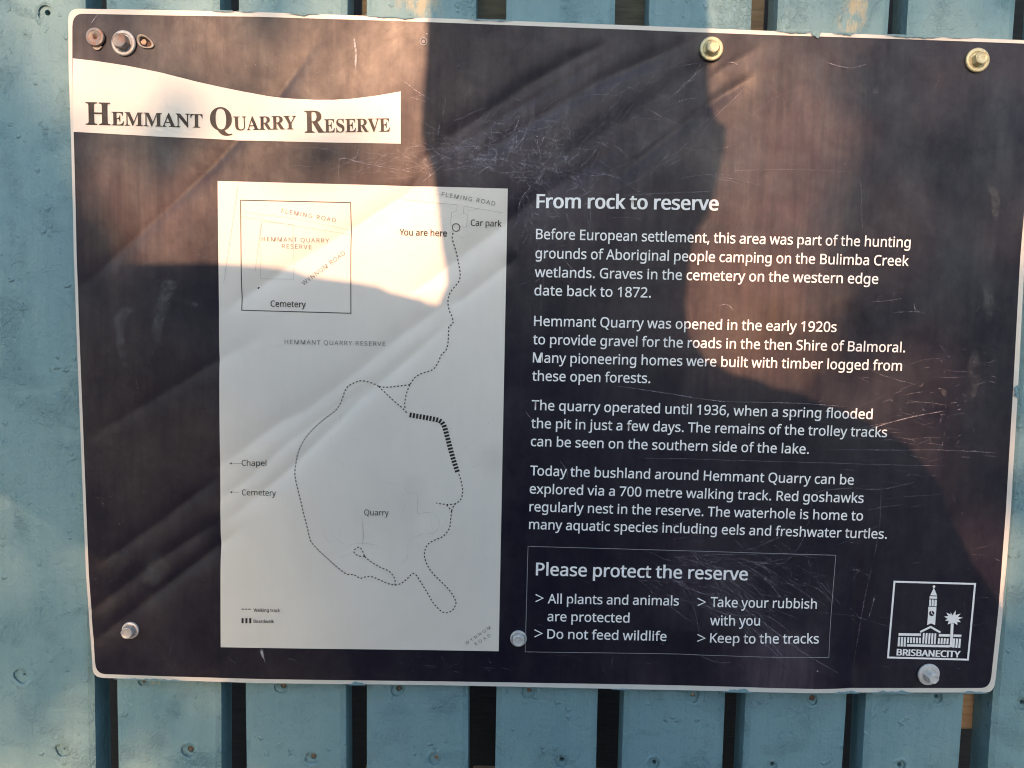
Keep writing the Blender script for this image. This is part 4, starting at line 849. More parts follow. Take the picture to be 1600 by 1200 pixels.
# ------------------------------------------------------------------ the sign
sign = link('information_sign', None, loc=(0, 0, SIGN_Z))
tag(sign, 'dark navy park information sign with white map panel and lettering, bolted to the fence', 'sign')

# outline of the sheet as it stands in the photo (corners rounded, edges a little bowed)
OUT_TOP = [(122, 13.5), (250, 15.5), (400, 18.5), (600, 26), (800, 32.5), (1000, 40), (1200, 48), (1400, 55.5), (1600, 62.5)]
OUT_RIGHT = [(1626, 90), (1616, 250), (1603, 400), (1591.5, 610), (1580, 800), (1567, 950), (1554.5, 1062)]
OUT_BOT = [(1540, 1081), (1400, 1081.5), (1200, 1080), (1000, 1077), (800, 1072.5), (600, 1069), (400, 1066), (250, 1061.5), (163, 1058.5)]
OUT_LEFT = [(145.5, 1045), (139.5, 970), (134.5, 895), (126, 700), (119.5, 530), (114.5, 400), (110, 200), (107, 100), (106.5, 32)]

def rounded(chain):
    """joins the four sides with small round corners"""
    pts = []
    k = len(chain)
    for i in range(k):
        a = chain[i]; pts += a
        p, q = np.array(a[-1], float), np.array(chain[(i + 1) % k][0], float)
        # corner control: continue both sides until they meet
        d1 = np.array(a[-1], float) - np.array(a[-2], float); d2 = np.array(chain[(i + 1) % k][0], float) - np.array(chain[(i + 1) % k][1], float)
        A = np.array([d1, -d2]).T
        t = np.linalg.solve(A, q - p); c = p + d1 * t[0]
        for s in (.2, .4, .6, .8):
            pts.append(tuple((1 - s) ** 2 * p + 2 * s * (1 - s) * c + s * s * q))
    return pts
outline_px = rounded([OUT_TOP, OUT_RIGHT, OUT_BOT, OUT_LEFT])
outline = [on_plane(*p) for p in outline_px]

IN_TOP = [(130, 21.5), (250, 24), (400, 26), (600, 32.5), (800, 39.5), (1000, 47), (1200, 54.5), (1400, 61.2), (1600, 68)]
IN_RIGHT = [(1618, 96), (1608, 250), (1595.5, 400), (1583.5, 610), (1572, 800), (1559.5, 950), (1548, 1055)]
IN_BOT = [(1532, 1074), (1400, 1074.5), (1200, 1073), (1000, 1069.5), (800, 1066), (600, 1063), (400, 1059.5), (250, 1055.5), (166, 1052.5)]
IN_LEFT = [(149.5, 1036), (144.2, 970), (139.2, 895), (130.7, 700), (124.2, 530), (119.2, 400), (114.8, 200), (113.2, 100), (113.2, 42)]
inline = [on_plane(*p) for p in rounded([IN_TOP, IN_RIGHT, IN_BOT, IN_LEFT])]

# backing sheet: front gridded, with a thickness of its own
pv, pf = poly_grid(outline, .0018)
pv = np.array(pv); hh = relief(pv[:, 0], pv[:, 1])
n = len(pv)
bm = bmesh.new()
fr = [bm.verts.new((x, -h, z)) for (x, z), h in zip(pv, hh)]
for q in pf:
    bm.faces.new([fr[i] for i in q])
bmesh.ops.recalc_face_normals(bm, faces=bm.faces)
if sum(f.normal.y for f in bm.faces) > 0:
    bmesh.ops.reverse_faces(bm, faces=bm.faces)
ext = bmesh.ops.extrude_face_region(bm, geom=bm.faces[:])
moved = {v for v in ext['geom'] if isinstance(v, bmesh.types.BMVert)}
for w in moved:
    w.co.y = w.co.y + .0022
bmesh.ops.recalc_face_normals(bm, faces=bm.faces)
me = bpy.data.meshes.new('panel'); bm.to_mesh(me); bm.free()
panel = link('panel', me, M_EDGE, sign)

v, f = poly_grid(inline, .0018)
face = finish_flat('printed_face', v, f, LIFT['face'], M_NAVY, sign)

# title banner: straight foot, swooping top
top = [(114.2, 91.5), (150, 95.5), (197.5, 102.7), (250, 113.2), (306, 127.3), (345, 136), (381, 143.2), (417.5, 149.7), (455, 153.9), (492.5, 155.9), (520, 156), (548.8, 154.4), (586, 150), (626.3, 143.2)]
bot = [(626.3, 224.6), (500, 222.3), (380, 219), (250, 213.5), (114.8, 206)]
v, f = poly_grid([on_plane(*p) for p in top + bot], .003)
banner = finish_flat('title_banner', v, f, LIFT['sheet'], M_WHITE, sign)
t = Flat()
for word, A, B, cap in (('HEMMANT', (134.8, 193.8), (316.6, 198.0), 33.2), ('QUARRY', (329, 202.4), (463.2, 201.0), 33.2), ('RESERVE', (476.5, 206.4), (609.6, 205.0), 32.6)):
    sz = [1.0] + [.60] * (len(word) - 1)
    dy = {'HEMMANT': 1.6, 'QUARRY': .8, 'RESERVE': .8}[word]
    set_line(t, word, (A[0], A[1] + 1), (B[0], B[1] + dy), cap, 'serif', .004, (.80, 1.25), sz)
t.build('title_lettering', LIFT['ink'], M_TITLE, banner)

# map sheet
MAPC = [(339.6, 282.6), (793.4, 294.8), (779.2, 1017.4), (345.6, 1010.4)]
edge = []
for i in range(4):
    a, b = MAPC[i], MAPC[(i + 1) % 4]
    for k in range(8):
        edge.append(on_plane(a[0] + (b[0] - a[0]) * k / 8, a[1] + (b[1] - a[1]) * k / 8))
v, f = poly_grid(edge, .0018)
map_sheet = finish_flat('map_sheet', v, f, LIFT['sheet'], M_WHITE, sign)

def Z(ox, oy, s, pts):
    return [(ox + x * s, oy + y * s) for x, y in pts]
c5 = lambda *p: Z(570, 270, .2, p)
c6 = lambda *p: Z(570, 500, .2, p)
c7 = lambda *p: Z(330, 570, .2, p)
c8 = lambda *p: Z(570, 730, .2, p)
cA = lambda *p: Z(330, 800, .2, p)
c4 = lambda *p: Z(330, 270, .2, p)
TRACKS = [
    c5((690, 470), (683, 505), (690, 540), (705, 590), (718, 640), (728, 690), (738, 740), (745, 790), (738, 840), (715, 875), (690, 905), (668, 935), (653, 975), (650, 1020), (660, 1075), (680, 1120), (690, 1160)) +
    c6((690, 20), (680, 38), (658, 46), (655, 80), (652, 160), (645, 205), (632, 240), (600, 270), (580, 315), (560, 355), (535, 385), (500, 400), (460, 412), (415, 432), (385, 455), (370, 480), (352, 505)),
    c6((352, 505), (300, 512), (240, 519), (180, 525), (130, 525), (105, 520)),
    c6((352, 505), (330, 560), (318, 610), (312, 660), (318, 705)),
    c6((105, 520), (160, 570), (220, 625), (280, 675), (318, 712), (340, 738)),
    c6((105, 520), (60, 498), (20, 485)) + c7((1200, 130), (1160, 127), (1110, 143), (1065, 170), (1040, 205), (1020, 265), (1000, 310), (965, 360), (910, 403), (850, 450), (790, 505), (745, 555), (705, 620), (675, 690), (660, 750), (652, 815), (652, 860), (668, 935), (690, 1020), (710, 1100)) +
    cA((720, 0), (750, 110), (770, 195), (785, 235), (850, 305), (920, 370), (1000, 440), (1050, 478), (1085, 487), (1115, 485), (1140, 503), (1170, 515), (1205, 505), (1250, 502), (1300, 520), (1360, 548), (1400, 562), (1440, 568)) +
    c8((290, 903), (330, 870), (365, 835), (385, 828), (405, 845), (440, 900), (490, 980), (530, 1050), (570, 1098), (605, 1128), (640, 1135), (680, 1120), (705, 1085), (712, 1050), (690, 1000), (650, 945), (590, 885), (530, 825), (490, 765), (468, 700), (470, 650), (490, 605), (530, 575), (600, 545), (640, 510), (665, 465), (672, 400), (678, 340)),
    c8((678, 340), (695, 300), (710, 283), (745, 258), (763, 215), (763, 160), (748, 90), (728, 35)),
    c8((710, 285), (650, 290), (600, 285), (558, 278)), c8((640, 293), (678, 340)),
    cA((1200, 345), (1180, 345), (1140, 335), (1118, 315), (1120, 295), (1145, 275), (1165, 275), (1185, 305), (1200, 345)),
    cA((1200, 345), (1225, 368), (1270, 400), (1330, 433), (1390, 460), (1425, 500), (1438, 540), (1436, 566)),
]
tr = Flat()
DASH = 5.8 * PXM
for pts in TRACKS:
    s = spline(pts, DASH / 6)
    for i in range(0, len(s) - 2, 6):
        tr.stroke(s[i:min(i + 4, len(s))], 1.75 * PXM)
for k in range(3):
    tr.stroke([on_plane(378 + 5.2 * k, 951), on_plane(382 + 5.2 * k, 951.1)], 1.4 * PXM)
tr.build('walking_track', LIFT['ink'], M_BLACK, map_sheet)
bw = Flat()
s = spline(c6((350, 740), (400, 749), (450, 757), (510, 768), (570, 780), (600, 795), (622, 830), (655, 950), (690, 1080), (728, 1195)), 5.2 * PXM)
for i in range(len(s) - 1):
    d = s[i + 1] - s[i]
    bw.stroke([s[i], s[i] + d * .62], 7.8 * PXM)
for k in range(3):
    a = 378.2 + 6.0 * k
    bw.poly_px([(a, 965), (a + 3.2, 965), (a + 3.2, 973), (a, 973)])
bw.build('boardwalk', LIFT['ink'], M_BLACK, map_sheet)

fr_ = Flat(); fr_.frame_px([(375.8, 312.6), (548, 316.6), (548.4, 489.4), (376.6, 484.6)], 1.15)
fr_.build('inset_frame', LIFT['ink'], M_BLACK, map_sheet)
mk = Flat(); mk.disc(on_plane(712.7, 355.6), 6.4 * PXM, 5.2 * PXM)
for p, q in (((377, 724.4), (361, 724.4)), ((372, 769.6), (361, 769.6))):
    mk.stroke([on_plane(*p), on_plane(*q)], .45 * PXM)
for x, y in ((357.6, 724.4), (358.4, 769.6)):
    mk.poly_px([(x, y), (x + 3.4, y - 1.8), (x + 3.4, y + 1.8)])
mk.poly_px([(400, 450), (402, 448), (404, 448.4), (402.6, 450.6), (401, 451.6)])
mk.build('location_marker', LIFT['ink'], M_BLACK, map_sheet)

ln = Flat()
def thin(pts, w=.5):
    P = []
    for a, b in zip(pts[:-1], pts[1:]):
        n_ = max(1, int(math.hypot(b[0] - a[0], b[1] - a[1]) / 12))
        P += [on_plane(a[0] + (b[0] - a[0]) * k / n_, a[1] + (b[1] - a[1]) * k / n_) for k in range(n_)]
    P.append(on_plane(*pts[-1]))
    ln.stroke(P, w * PXM)
thin(c4((208, 105), (150, 500), (95, 860)), .55)
for q in (((395, 392), (378, 520), (380, 826), (640, 830), (640, 405), (395, 380)), ((235, 305), (640, 352), (1078, 445)), ((235, 338), (440, 375), (700, 420), (1078, 480)), ((390, 390), (340, 770))):
    thin(c4(*q), .5)
for q in (((290, 205), (540, 235), (722, 250), (720, 300), (680, 310), (668, 410), (690, 418)), ((745, 420), (795, 426), (803, 325), (770, 318), (775, 262), (1080, 312)), ((685, 455), (660, 480))):
    thin(c5(*q), .55)
ln.build('faint_road_lines', LIFT['ink'], M_FAINT, map_sheet)
ql = Flat(); ql.stroke([on_plane(*p) for p in ((565.5, 808), (567.5, 825), (568, 838), (566.5, 850))], [.5 * PXM, 1.1 * PXM, 1.2 * PXM, .4 * PXM])
ql.build('quarry_leader_line', LIFT['ink'], M_FAINT, map_sheet)

for txt, A, B, cap, off in (('Cemetery', (422.4, 479), (477.6, 480.2), 9.4, .006), ('Car park', (735.6, 352.6), (783.6, 353.8), 9.2, .006), ('You are here', (624.6, 367.6), (698.2, 369.4), 9.4, .016),
                       ('Chapel', (377, 728), (415, 728.6), 9.2, .002), ('Cemetery', (377.4, 774.2), (431, 775.2), 9.2, .002), ('Quarry', (569.4, 804.6), (607.6, 805.2), 9.4, -.002),
                       ('Walking track', (397, 955), (438.2, 955.4), 5.2, .008), ('Boardwalk', (397, 972.2), (428.8, 972.6), 5.2, .008)):
    ml = Flat(); set_line(ml, txt, A, B, cap, 'sans', off, (.92, 1.2))
    ml.build('place_name', LIFT['ink'], M_BLACK, map_sheet)
for txt, A, B, cap in (('FLEMING ROAD', (439.4, 332.4), (524, 347.6), 6.6), ('HEMMANT QUARRY', (408.6, 376.6), (513, 379.2), 6.6), ('RESERVE', (440, 387.6), (485.6, 389.2), 6.6),
                       ('WYNNUM ROAD', (474.5, 446.5), (540, 396.8), 6.8), ('FLEMING ROAD', (690, 306.4), (773.2, 321.4), 6.4), ('HEMMANT QUARRY RESERVE', (444.6, 537.4), (601.2, 540.6), 6.8),
                       ('WYNNUM', (729, 1007.6), (767.2, 981), 5.2), ('ROAD', (743.6, 1008.6), (767.2, 993.6), 5.2)):
    mg = Flat(); set_line(mg, txt, A, B, cap, 'sans', .002, (.95, 1.05))
    mg.build('street_name', LIFT['ink'], M_GREY, map_sheet)

# headline, four paragraphs, notice box
hl = Flat(); set_line(hl, 'From rock to reserve', (839, 324.6), (1120.6, 329), 20.8, 'sans', .010, (.9, 1.15), bold=.014)
hl.build('heading_lettering', LIFT['ink'], M_LETTER, sign)
PARAS = [
    [('Before European settlement, this area was part of the hunting', (837.6, 373.6), (1421.4, 386.6)),
     ('grounds of Aboriginal people camping on the Bulimba Creek', (836.6, 403.4), (1418.4, 415.6)),
     ('wetlands. Graves in the cemetery on the western edge', (835.6, 432.8), (1370.6, 443.6)),
     ('date back to 1872.', (835, 461.4), (1016, 465))],
    [('Hemmant Quarry was opened in the early 1920s', (834.4, 509), (1305.6, 518.6)),
     ('to provide gravel for the roads in the then Shire of Balmoral.', (832.8, 537.6), (1413, 550.4)),
     ('Many pioneering homes were built with timber logged from', (832.6, 566), (1408, 579)),
     ('these open forests.', (831.4, 594.4), (1015, 598.2))],
    [('The quarry operated until 1936, when a spring flooded', (830.8, 640), (1362, 654.6)),
     ('the pit in just a few days. The remains of the trolley tracks', (830, 668.2), (1385, 682.8)),
     ('can be seen on the southern side of the lake.', (829.4, 696.4), (1262.4, 708.6))],
    [('Today the bushland around Hemmant Quarry can be', (828.6, 742), (1332.6, 756.8)),
     ('explored via a 700 metre walking track. Red goshawks', (827.6, 770.4), (1348, 785.2)),
     ('regularly nest in the reserve. The waterhole is home to', (827.2, 798.2), (1347, 812.8)),
     ('many aquatic species including eels and freshwater turtles.', (826.6, 825.8), (1384.4, 841.2))]]
for para in PARAS:
    fl = Flat()
    for txt, A, B in para:
        set_line(fl, txt, A, B, 15.3, 'sans', .0085, (.92, 1.2))
    fl.build('paragraph_lettering', LIFT['ink'], M_LETTER, sign)
nb_ = Flat(); nb_.frame_px([(825, 853), (1305.2, 867), (1292.6, 1024.6), (820.6, 1018)], .9)
notice = nb_.build('notice_frame', LIFT['ink'], M_HAIRLINE, sign)
fl = Flat()
set_line(fl, 'Please protect the reserve', (837.6, 898), (1167, 905.8), 20.2, 'sans', .010, (.9, 1.15), bold=.006)
for txt, A, B in (('All plants and animals', (856, 942), (1060, 945.6)), ('are protected', (855.2, 969.6), (983, 972.2)), ('Do not feed wildlife', (855.2, 997), (1040.6, 1000.8)),
                  ('Take your rubbish', (1109.4, 946.2), (1275, 950.2)), ('with you', (1107.8, 974), (1185.6, 975)), ('Keep to the tracks', (1107.6, 1001), (1277.4, 1003.4))):
    set_line(fl, txt, A, B, 15.3, 'sans', .0085, (.92, 1.2))
for x, y in ((836.8, 933.6), (835.2, 988.8), (1089.6, 939.2), (1088.2, 994)):
    fl.stroke([on_plane(x, y - 5.4), on_plane(x + 11.6, y + .3), on_plane(x, y + 5.8)], 1.9 * PXM)
fl.build('notice_lettering', LIFT['ink'], M_LETTER, notice)

# city emblem
em = Flat()
E = lambda *p: [(1370 + x / 6, 890 + y / 6) for x, y in p]
em.frame_px(E((161, 110), (915, 131), (846, 838), (101, 820)), 3.0)
emblem = em.build('emblem_frame', LIFT['ink'], M_LETTER, sign)
tw = Flat()
tw.disc(on_plane(*E((531, 156))[0]), 13 / 6 * PXM)
for q in (((530, 165), (560, 240), (495, 238)), ((490, 246), (560, 248), (559, 270), (488, 268)), ((487, 276), (505, 277), (503, 338), (484, 337)), ((511, 277), (530, 278), (527, 339), (508, 338)), ((536, 278), (558, 279), (555, 340), (533, 339)),
          ((478, 344), (553, 346), (552, 372), (477, 370))):
    tw.poly_px(E(*q))
# shaft with the clock left open
cx_, cy_, rr_ = 509, 407, 25
def arc(a0, a1, n_=8):
    return [(cx_ + rr_ * math.cos(math.radians(a0 + (a1 - a0) * k / n_)), cy_ + rr_ * math.sin(math.radians(a0 + (a1 - a0) * k / n_))) for k in range(n_ + 1)]
tw.poly_px(E((477, 370), (510, 371), *arc(-90, -270, 10), (508, 440), (473, 440)))
tw.poly_px(E((510, 371), (552, 372), (546, 440), (508, 440), *arc(90, -90, 10)))
tw.poly_px(E((473, 440), (546, 440), (541, 516), (503, 500), (466, 516)))
tw.stroke([on_plane(*p) for p in E((507, 383), (508, 407), (526, 417))], 5 / 6 * PXM)
tw.stroke([on_plane(*p) for p in E((408, 578), (499, 533), (585, 582))], 20 / 6 * PXM)
tw.disc(on_plane(*E((408, 578))[0]), 10 / 6 * PXM); tw.disc(on_plane(*E((583, 581))[0]), 10 / 6 * PXM)
for x0, x1, y0, y1 in ((430, 552, 590, 690),):
    for k in range(5):
        a = 436 + 27 * k
        tw.stroke([on_plane(*p) for p in E((a, 590 + k), (a - 7, 689 + k))], 18 / 6 * PXM)
tw.stroke([on_plane(*p) for p in E((200, 603), (410, 607))], 26 / 6 * PXM)
tw.stroke([on_plane(*p) for p in E((575, 611), (678, 613))], 26 / 6 * PXM)
tw.stroke([on_plane(*p) for p in E((712, 614), (785, 616))], 24 / 6 * PXM)
for k in range(3):
    tw.stroke([on_plane(*p) for p in E((206 + 27 * k, 628 + k), (200 + 28 * k, 716 + k))], 20 / 6 * PXM)
    tw.stroke([on_plane(*p) for p in E((719 + 27 * k, 640 + k), (711 + 27 * k, 726 + k))], 20 / 6 * PXM)
for k in range(5):
    tw.stroke([on_plane(*p) for p in E((292 + 27 * k, 630 + k), (287 + 28 * k, 684 + k))], 19 / 6 * PXM)
for k in range(4):
    tw.stroke([on_plane(*p) for p in E((578 + 27 * k, 637 + k), (573 + 27 * k, 692 + k))], 19 / 6 * PXM)
tw.stroke([on_plane(*p) for p in E((277, 706), (676, 714))], 24 / 6 * PXM)
tw.stroke([on_plane(*p) for p in E((701, 500), (689, 722))], [27 / 6 * PXM, 28 / 6 * PXM])
pc = (708, 450); palm = []
for ang, r_ in ((-98, 30), (-72, 82), (-52, 38), (-33, 85), (-16, 48), (-2, 92), (14, 52), (30, 84), (44, 55), (60, 82), (80, 50), (108, 56), (128, 82), (146, 48), (160, 78), (174, 52), (190, 84), (206, 50), (222, 84), (240, 42), (250, 66), (258, 30)):
    palm.append((pc[0] + r_ * math.cos(math.radians(ang)), pc[1] + r_ * .92 * math.sin(math.radians(ang))))
for a, b in zip(palm, palm[1:] + palm[:1]):
    tw.poly_px(E(pc, a, b))
tw.build('town_hall_emblem', LIFT['ink'], M_LETTER, emblem)
fl = Flat()
set_line(fl, 'BRISBANE', E((183, 799))[0], E((582, 812))[0], 10.4, 'sans', .013, (.85, 1.2), bold=.022)
set_line(fl, 'CITY', E((592, 812))[0], E((770, 817))[0], 10.4, 'sans', .013, (.85, 1.2), bold=.022)
fl.build('emblem_lettering', LIFT['ink'], M_LETTER, emblem)

# ------------------------------------------------------------------ wear on the sheet
def in_poly(pts, n_):
    return pts
sc = Flat()
def scratch(flat, p, ang, length, w, curl=.0, fade=1.0):
    """p photo point; angle in degrees (image), length px, width px"""
    m = max(4, int(length / 7)); q = [p]; a = math.radians(ang); fd = []
    for i in range(m):
        a += NR.normal(0, .05 + curl)
        q.append((q[-1][0] + math.cos(a) * length / m, q[-1][1] + math.sin(a) * length / m))
    lv = min(1, fade * 1.12) * NR.uniform(.35, 1.0)
    fl_ = [lv * min(1, .15 + 2.2 * math.sin(math.pi * min(1, max(0, i / m)))) * NR.uniform(.55, 1) for i in range(m + 1)]
    flat.stroke([on_plane(*s_) for s_ in q], [w * PXM * (.35 + .65 * math.sin(math.pi * i / m)) for i in range(m + 1)], fade=fl_)
def inside_dark(x, y):
    if 336 < x < 796 and 280 < y < 1020: return False
    if x < 629 and 90 < y < 226: return False
    return 125 < x < 1575 and 45 < y < 1055
def cluster(c, sx, sy, n_, angs, lmin, lmax, w, fade, curl=.03):
    k = 0
    while k < n_:
        p = (NR.normal(c[0], sx), NR.normal(c[1], sy))
        a = NR.choice(angs) + NR.normal(0, 14)
        L_ = NR.uniform(lmin, lmax) * (1 if NR.rand() > .12 else 1.8)
        e = (p[0] + math.cos(math.radians(a)) * L_, p[1] + math.sin(math.radians(a)) * L_)
        k += 1
        if inside_dark(*p) and inside_dark(*e) and inside_dark((p[0] + e[0]) / 2, (p[1] + e[1]) / 2):
            scratch(sc, p, a, L_, NR.uniform(.55, 1.15) * w, curl, fade)
cluster((690, 240), 75, 26, 150, (8, 12, 20, 175, -25, 60), 18, 90, .85, .55)
cluster((790, 235), 80, 38, 190, (10, -35, -60, 75, 30), 10, 60, .85, .60, .10)
cluster((850, 255), 45, 40, 110, (0, 45, 90, 135), 8, 34, .8, .60, .22)
cluster((835, 340), 26, 60, 130, (0, 45, 90, 135, 70), 10, 42, .8, .50, .18)
cluster((960, 200), 95, 60, 90, (-33, -35, -38, 25), 25, 110, .8, .45)
cluster((1100, 890), 60, 26, 130, (12, 18, 25, 40), 20, 110, .85, .55)
cluster((1180, 940), 55, 45, 60, (30, 38, 45), 20, 90, .8, .45)
cluster((600, 255), 60, 14, 70, (10, 15, 170, 95), 14, 70, .8, .40)
cluster((1400, 680), 70, 70, 60, (-8, 0, 5, 172), 10, 70, .8, .50)
cluster((1480, 620), 40, 50, 40, (-8, 0, 80), 4, 14, 1.3, .6, .3)
cluster((900, 700), 260, 200, 90, (3, 8, 90, 60), 6, 40, .7, .30)
cluster((1300, 300), 170, 140, 70, (88, 92, -25, 10), 6, 50, .7, .30)
cluster((240, 600), 70, 140, 40, (5, 80, -20), 6, 40, .7, .30)
cluster((300, 1020), 90, 20, 26, (45, 100, -25), 6, 30, .8, .4)
cluster((600, 1040), 120, 12, 30, (-25, 50, 10), 6, 30, .8, .4)
cluster((1000, 1040), 150, 14, 40, (10, 50, 90), 4, 24, .8, .4)
cluster((1260, 900), 90, 60, 40, (5, 20, 100), 5, 34, .8, .4)
cluster((1500, 900), 35, 90, 30, (95, 3, 0), 5, 40, .8, .4)
for q, w, fd in (((930, 612), 1.2, .8),):
    pass
def line_scr(pts, w, fd):
    P = spline(pts, 6 * PXM)
    sc.stroke(P, w * PXM, fade=[fd * NR.uniform(.6, 1) * min(1, .2 + 3 * math.sin(math.pi * i / (len(P) - 1))) for i in range(len(P))])
line_scr([(960, 602), (1040, 614), (1120, 626), (1180, 628), (1250, 630), (1320, 635)], 1.0, .75)
line_scr([(1350, 672), (1390, 660), (1430, 650), (1475, 642)], 1.3, .9)
line_scr([(1290, 702), (1400, 703), (1470, 703), (1570, 708)], .9, .6)
line_scr([(1120, 718), (1270, 722), (1390, 726), (1480, 728)], .8, .5)
line_scr([(1295, 764), (1330, 762), (1375, 764), (1428, 753)], 1.0, .55)
line_scr([(975, 306), (1050, 302), (1115, 300)], .9, .6)
line_scr([(1130, 268), (1240, 265), (1340, 270)], .8, .3)
line_scr([(1340, 268), (1345, 300), (1344, 330), (1347, 360)], .8, .4)
line_scr([(1366, 930), (1362, 948), (1357, 965)], 1.2, .8)
line_scr([(1376, 745), (1372, 830), (1350, 940), (1333, 1050)], .9, .35)
line_scr([(1140, 935), (1190, 970), (1250, 1015), (1310, 1050)], 1.5, .55)
line_scr([(1270, 955), (1330, 962), (1400, 982)], .8, .35)
line_scr([(875, 720), (884, 732), (887, 740), (884, 750)], 1.0, .8)
line_scr([(530, 280), (530, 255), (537, 247), (570, 256), (650, 270)], 1.1, .6)
line_scr([(630, 126), (650, 142), (672, 156)], 1.0, .7)
line_scr([(640, 152), (668, 160)], 1.0, .7)
line_scr([(1136, 97), (1148, 97), (1155, 103)], 1.2, .8)
line_scr([(1290, 98), (1310, 104), (1330, 107), (1352, 101)], 1.2, .6)
line_scr([(1112, 467), (1120, 463), (1120, 472)], 1.0, .6)
line_scr([(1120, 478), (1136, 476), (1146, 487)], 1.2, .7)
line_scr([(1360, 472), (1385, 470), (1410, 466)], 1.0, .6)
line_scr([(1395, 488), (1430, 487), (1445, 490)], 1.0, .6)
line_scr([(1427, 472), (1429, 484), (1438, 487)], 1.2, .8)
line_scr([(143, 38), (150, 28), (158, 19)], 1.5, .9)
line_scr([(820, 640), (828, 652), (832, 657)], 1.0, .6)
line_scr([(1000, 715), (1100, 717), (1140, 719)], .8, .4)
SCR = sc.build('scratches', LIFT['wear'], M_SCRATCH, sign)

tag(SCR, kind='stuff')
# hairline scratches and scuffs across the map sheet
ms = Flat()
for k in range(70):
    p = (NR.uniform(560, 770), NR.normal(330, 34)); a = NR.choice([8, -20, 15, 170]) + NR.normal(0, 10); L_ = NR.uniform(15, 70)
    e = (p[0] + math.cos(math.radians(a)) * L_, p[1] + math.sin(math.radians(a)) * L_)
    if 345 < min(p[0], e[0]) and max(p[0], e[0]) < 785 and min(p[1], e[1]) > 300:
        scratch(ms, p, a, L_, NR.uniform(.5, .9), .03, .75)
for k in range(46):
    p = (NR.uniform(500, 765), NR.uniform(620, 900)); a = NR.uniform(0, 360)
    scratch(ms, p, a, NR.uniform(8, 40), NR.uniform(.6, 1.0), .18, .6)
for q in ([(632, 755), (634, 765), (640, 770), (652, 773), (652, 800), (655, 802), (670, 800), (684, 808), (687, 820), (678, 832), (660, 834), (640, 842)], [(636, 850), (638, 862), (634, 875), (627, 878), (630, 881)],
          [(505, 818), (508, 835), (515, 848)], [(540, 855), (560, 848), (590, 852), (610, 862)], [(601, 783), (608, 790), (616, 797)], [(531, 870), (545, 866), (555, 860)]):
    P = spline(q, 5 * PXM); ms.stroke(P, .9 * PXM, fade=[.6 * min(1, .2 + 3 * math.sin(math.pi * i / (len(P) - 1))) for i in range(len(P))])
tag(ms.build('map_scuffs', LIFT['wear'], M_MAPSCR, map_sheet), kind='stuff')

def blot(flat, rows):
    """soft smear: rows of (cx, cy, half width) down the photo, feathered to nothing at its rim"""
    P = [(np.array(on_plane(x - w, y)), np.array(on_plane(x - w * .45, y)), np.array(on_plane(x + w * .45, y)), np.array(on_plane(x + w, y))) for x, y, w in rows]
    n0 = len(flat.v); m = len(P)
    for i, r in enumerate(P):
        e = 0 if i in (0, m - 1) else 1
        flat.v += [tuple(p) for p in r]; flat.a += [0, e, e * .9, 0]
    for i in range(m - 1):
        for k in range(3):
            a = n0 + i * 4 + k
            flat.f.append([a, a + 1, a + 5, a + 4])
for rows in ([(193, 476, 4), (200, 482, 15), (190, 496, 14), (187, 520, 9), (190, 545, 8), (195, 565, 7), (196, 578, 3)],
             [(262, 434, 6), (265, 440, 14), (262, 450, 16), (258, 462, 14), (252, 480, 15), (247, 505, 12), (245, 528, 9), (246, 544, 4)],
             [(305, 470, 3), (304, 476, 8), (302, 482, 3)],
             [(1524, 545, 4), (1523, 556, 10), (1521, 575, 11), (1524, 590, 12), (1523, 605, 7), (1520, 618, 6), (1519, 624, 2)],
             [(1546, 285, 4), (1552, 298, 10), (1556, 315, 9), (1555, 335, 6), (1554, 350, 3)],
             [(1530, 430, 3), (1545, 455, 12), (1545, 490, 9), (1540, 505, 3)],
             [(1355, 120, 6), (1355, 135, 20), (1358, 148, 18), (1360, 154, 6)],
             [(255, 215, 10), (270, 240, 30), (275, 262, 22), (270, 280, 8)],
             [(240, 850, 10), (245, 890, 26), (238, 905, 22), (236, 918, 8)],
             [(1475, 605, 3), (1474, 612, 6), (1476, 622, 3)]):
    sm = Flat(); blot(sm, rows); sm.build('dust_smear', LIFT['wear'] - .0001, M_DRIP, sign)
sm = Flat()
# drip spatters low on the left
for k in range(26):
    x, y = NR.normal(172, 22), NR.uniform(770, 920)
    w = NR.uniform(1.2, 3.6)
    if x > 136 + (y - 770) * .04:
        blot(sm, [(x, y, w * .7), (x + .3, y + 1.2, w), (x + 1, y + 2.6, w * .5)])
tag(sm.build('mud_spatter', LIFT['wear'] - .0001, M_SPAT, sign), kind='stuff')

for rows in ([(815, 838, 10), (812, 850, 22), (810, 868, 18), (808, 880, 6)], [(800, 700, 6), (798, 716, 15), (797, 740, 13), (798, 756, 5)], [(1318, 460, 4), (1338, 480, 24), (1345, 505, 26), (1350, 530, 10)]):
    ds = Flat(); blot(ds, rows); ds.build('dirt_patch', LIFT['wear'] - .00015, M_DARKSTAIN, sign)
for rows in ([(553.5, 56, 1), (554.5, 66, 1.8), (557, 85, 2.2), (556, 100, 2), (556.5, 113, .8)], [(409, 1012, 3), (410.5, 1018, 3), (413, 1026, 2.2), (415.5, 1034, .8)], [(667, 52, 1.5), (667.5, 54, 2.2), (668, 56, 1)], [(1273, 1043, 1), (1273.5, 1044.6, 2), (1274, 1046, 1)]):
    gz = Flat(); blot(gz, rows); gz.build('gouge', LIFT['wear'], M_CUT, sign)

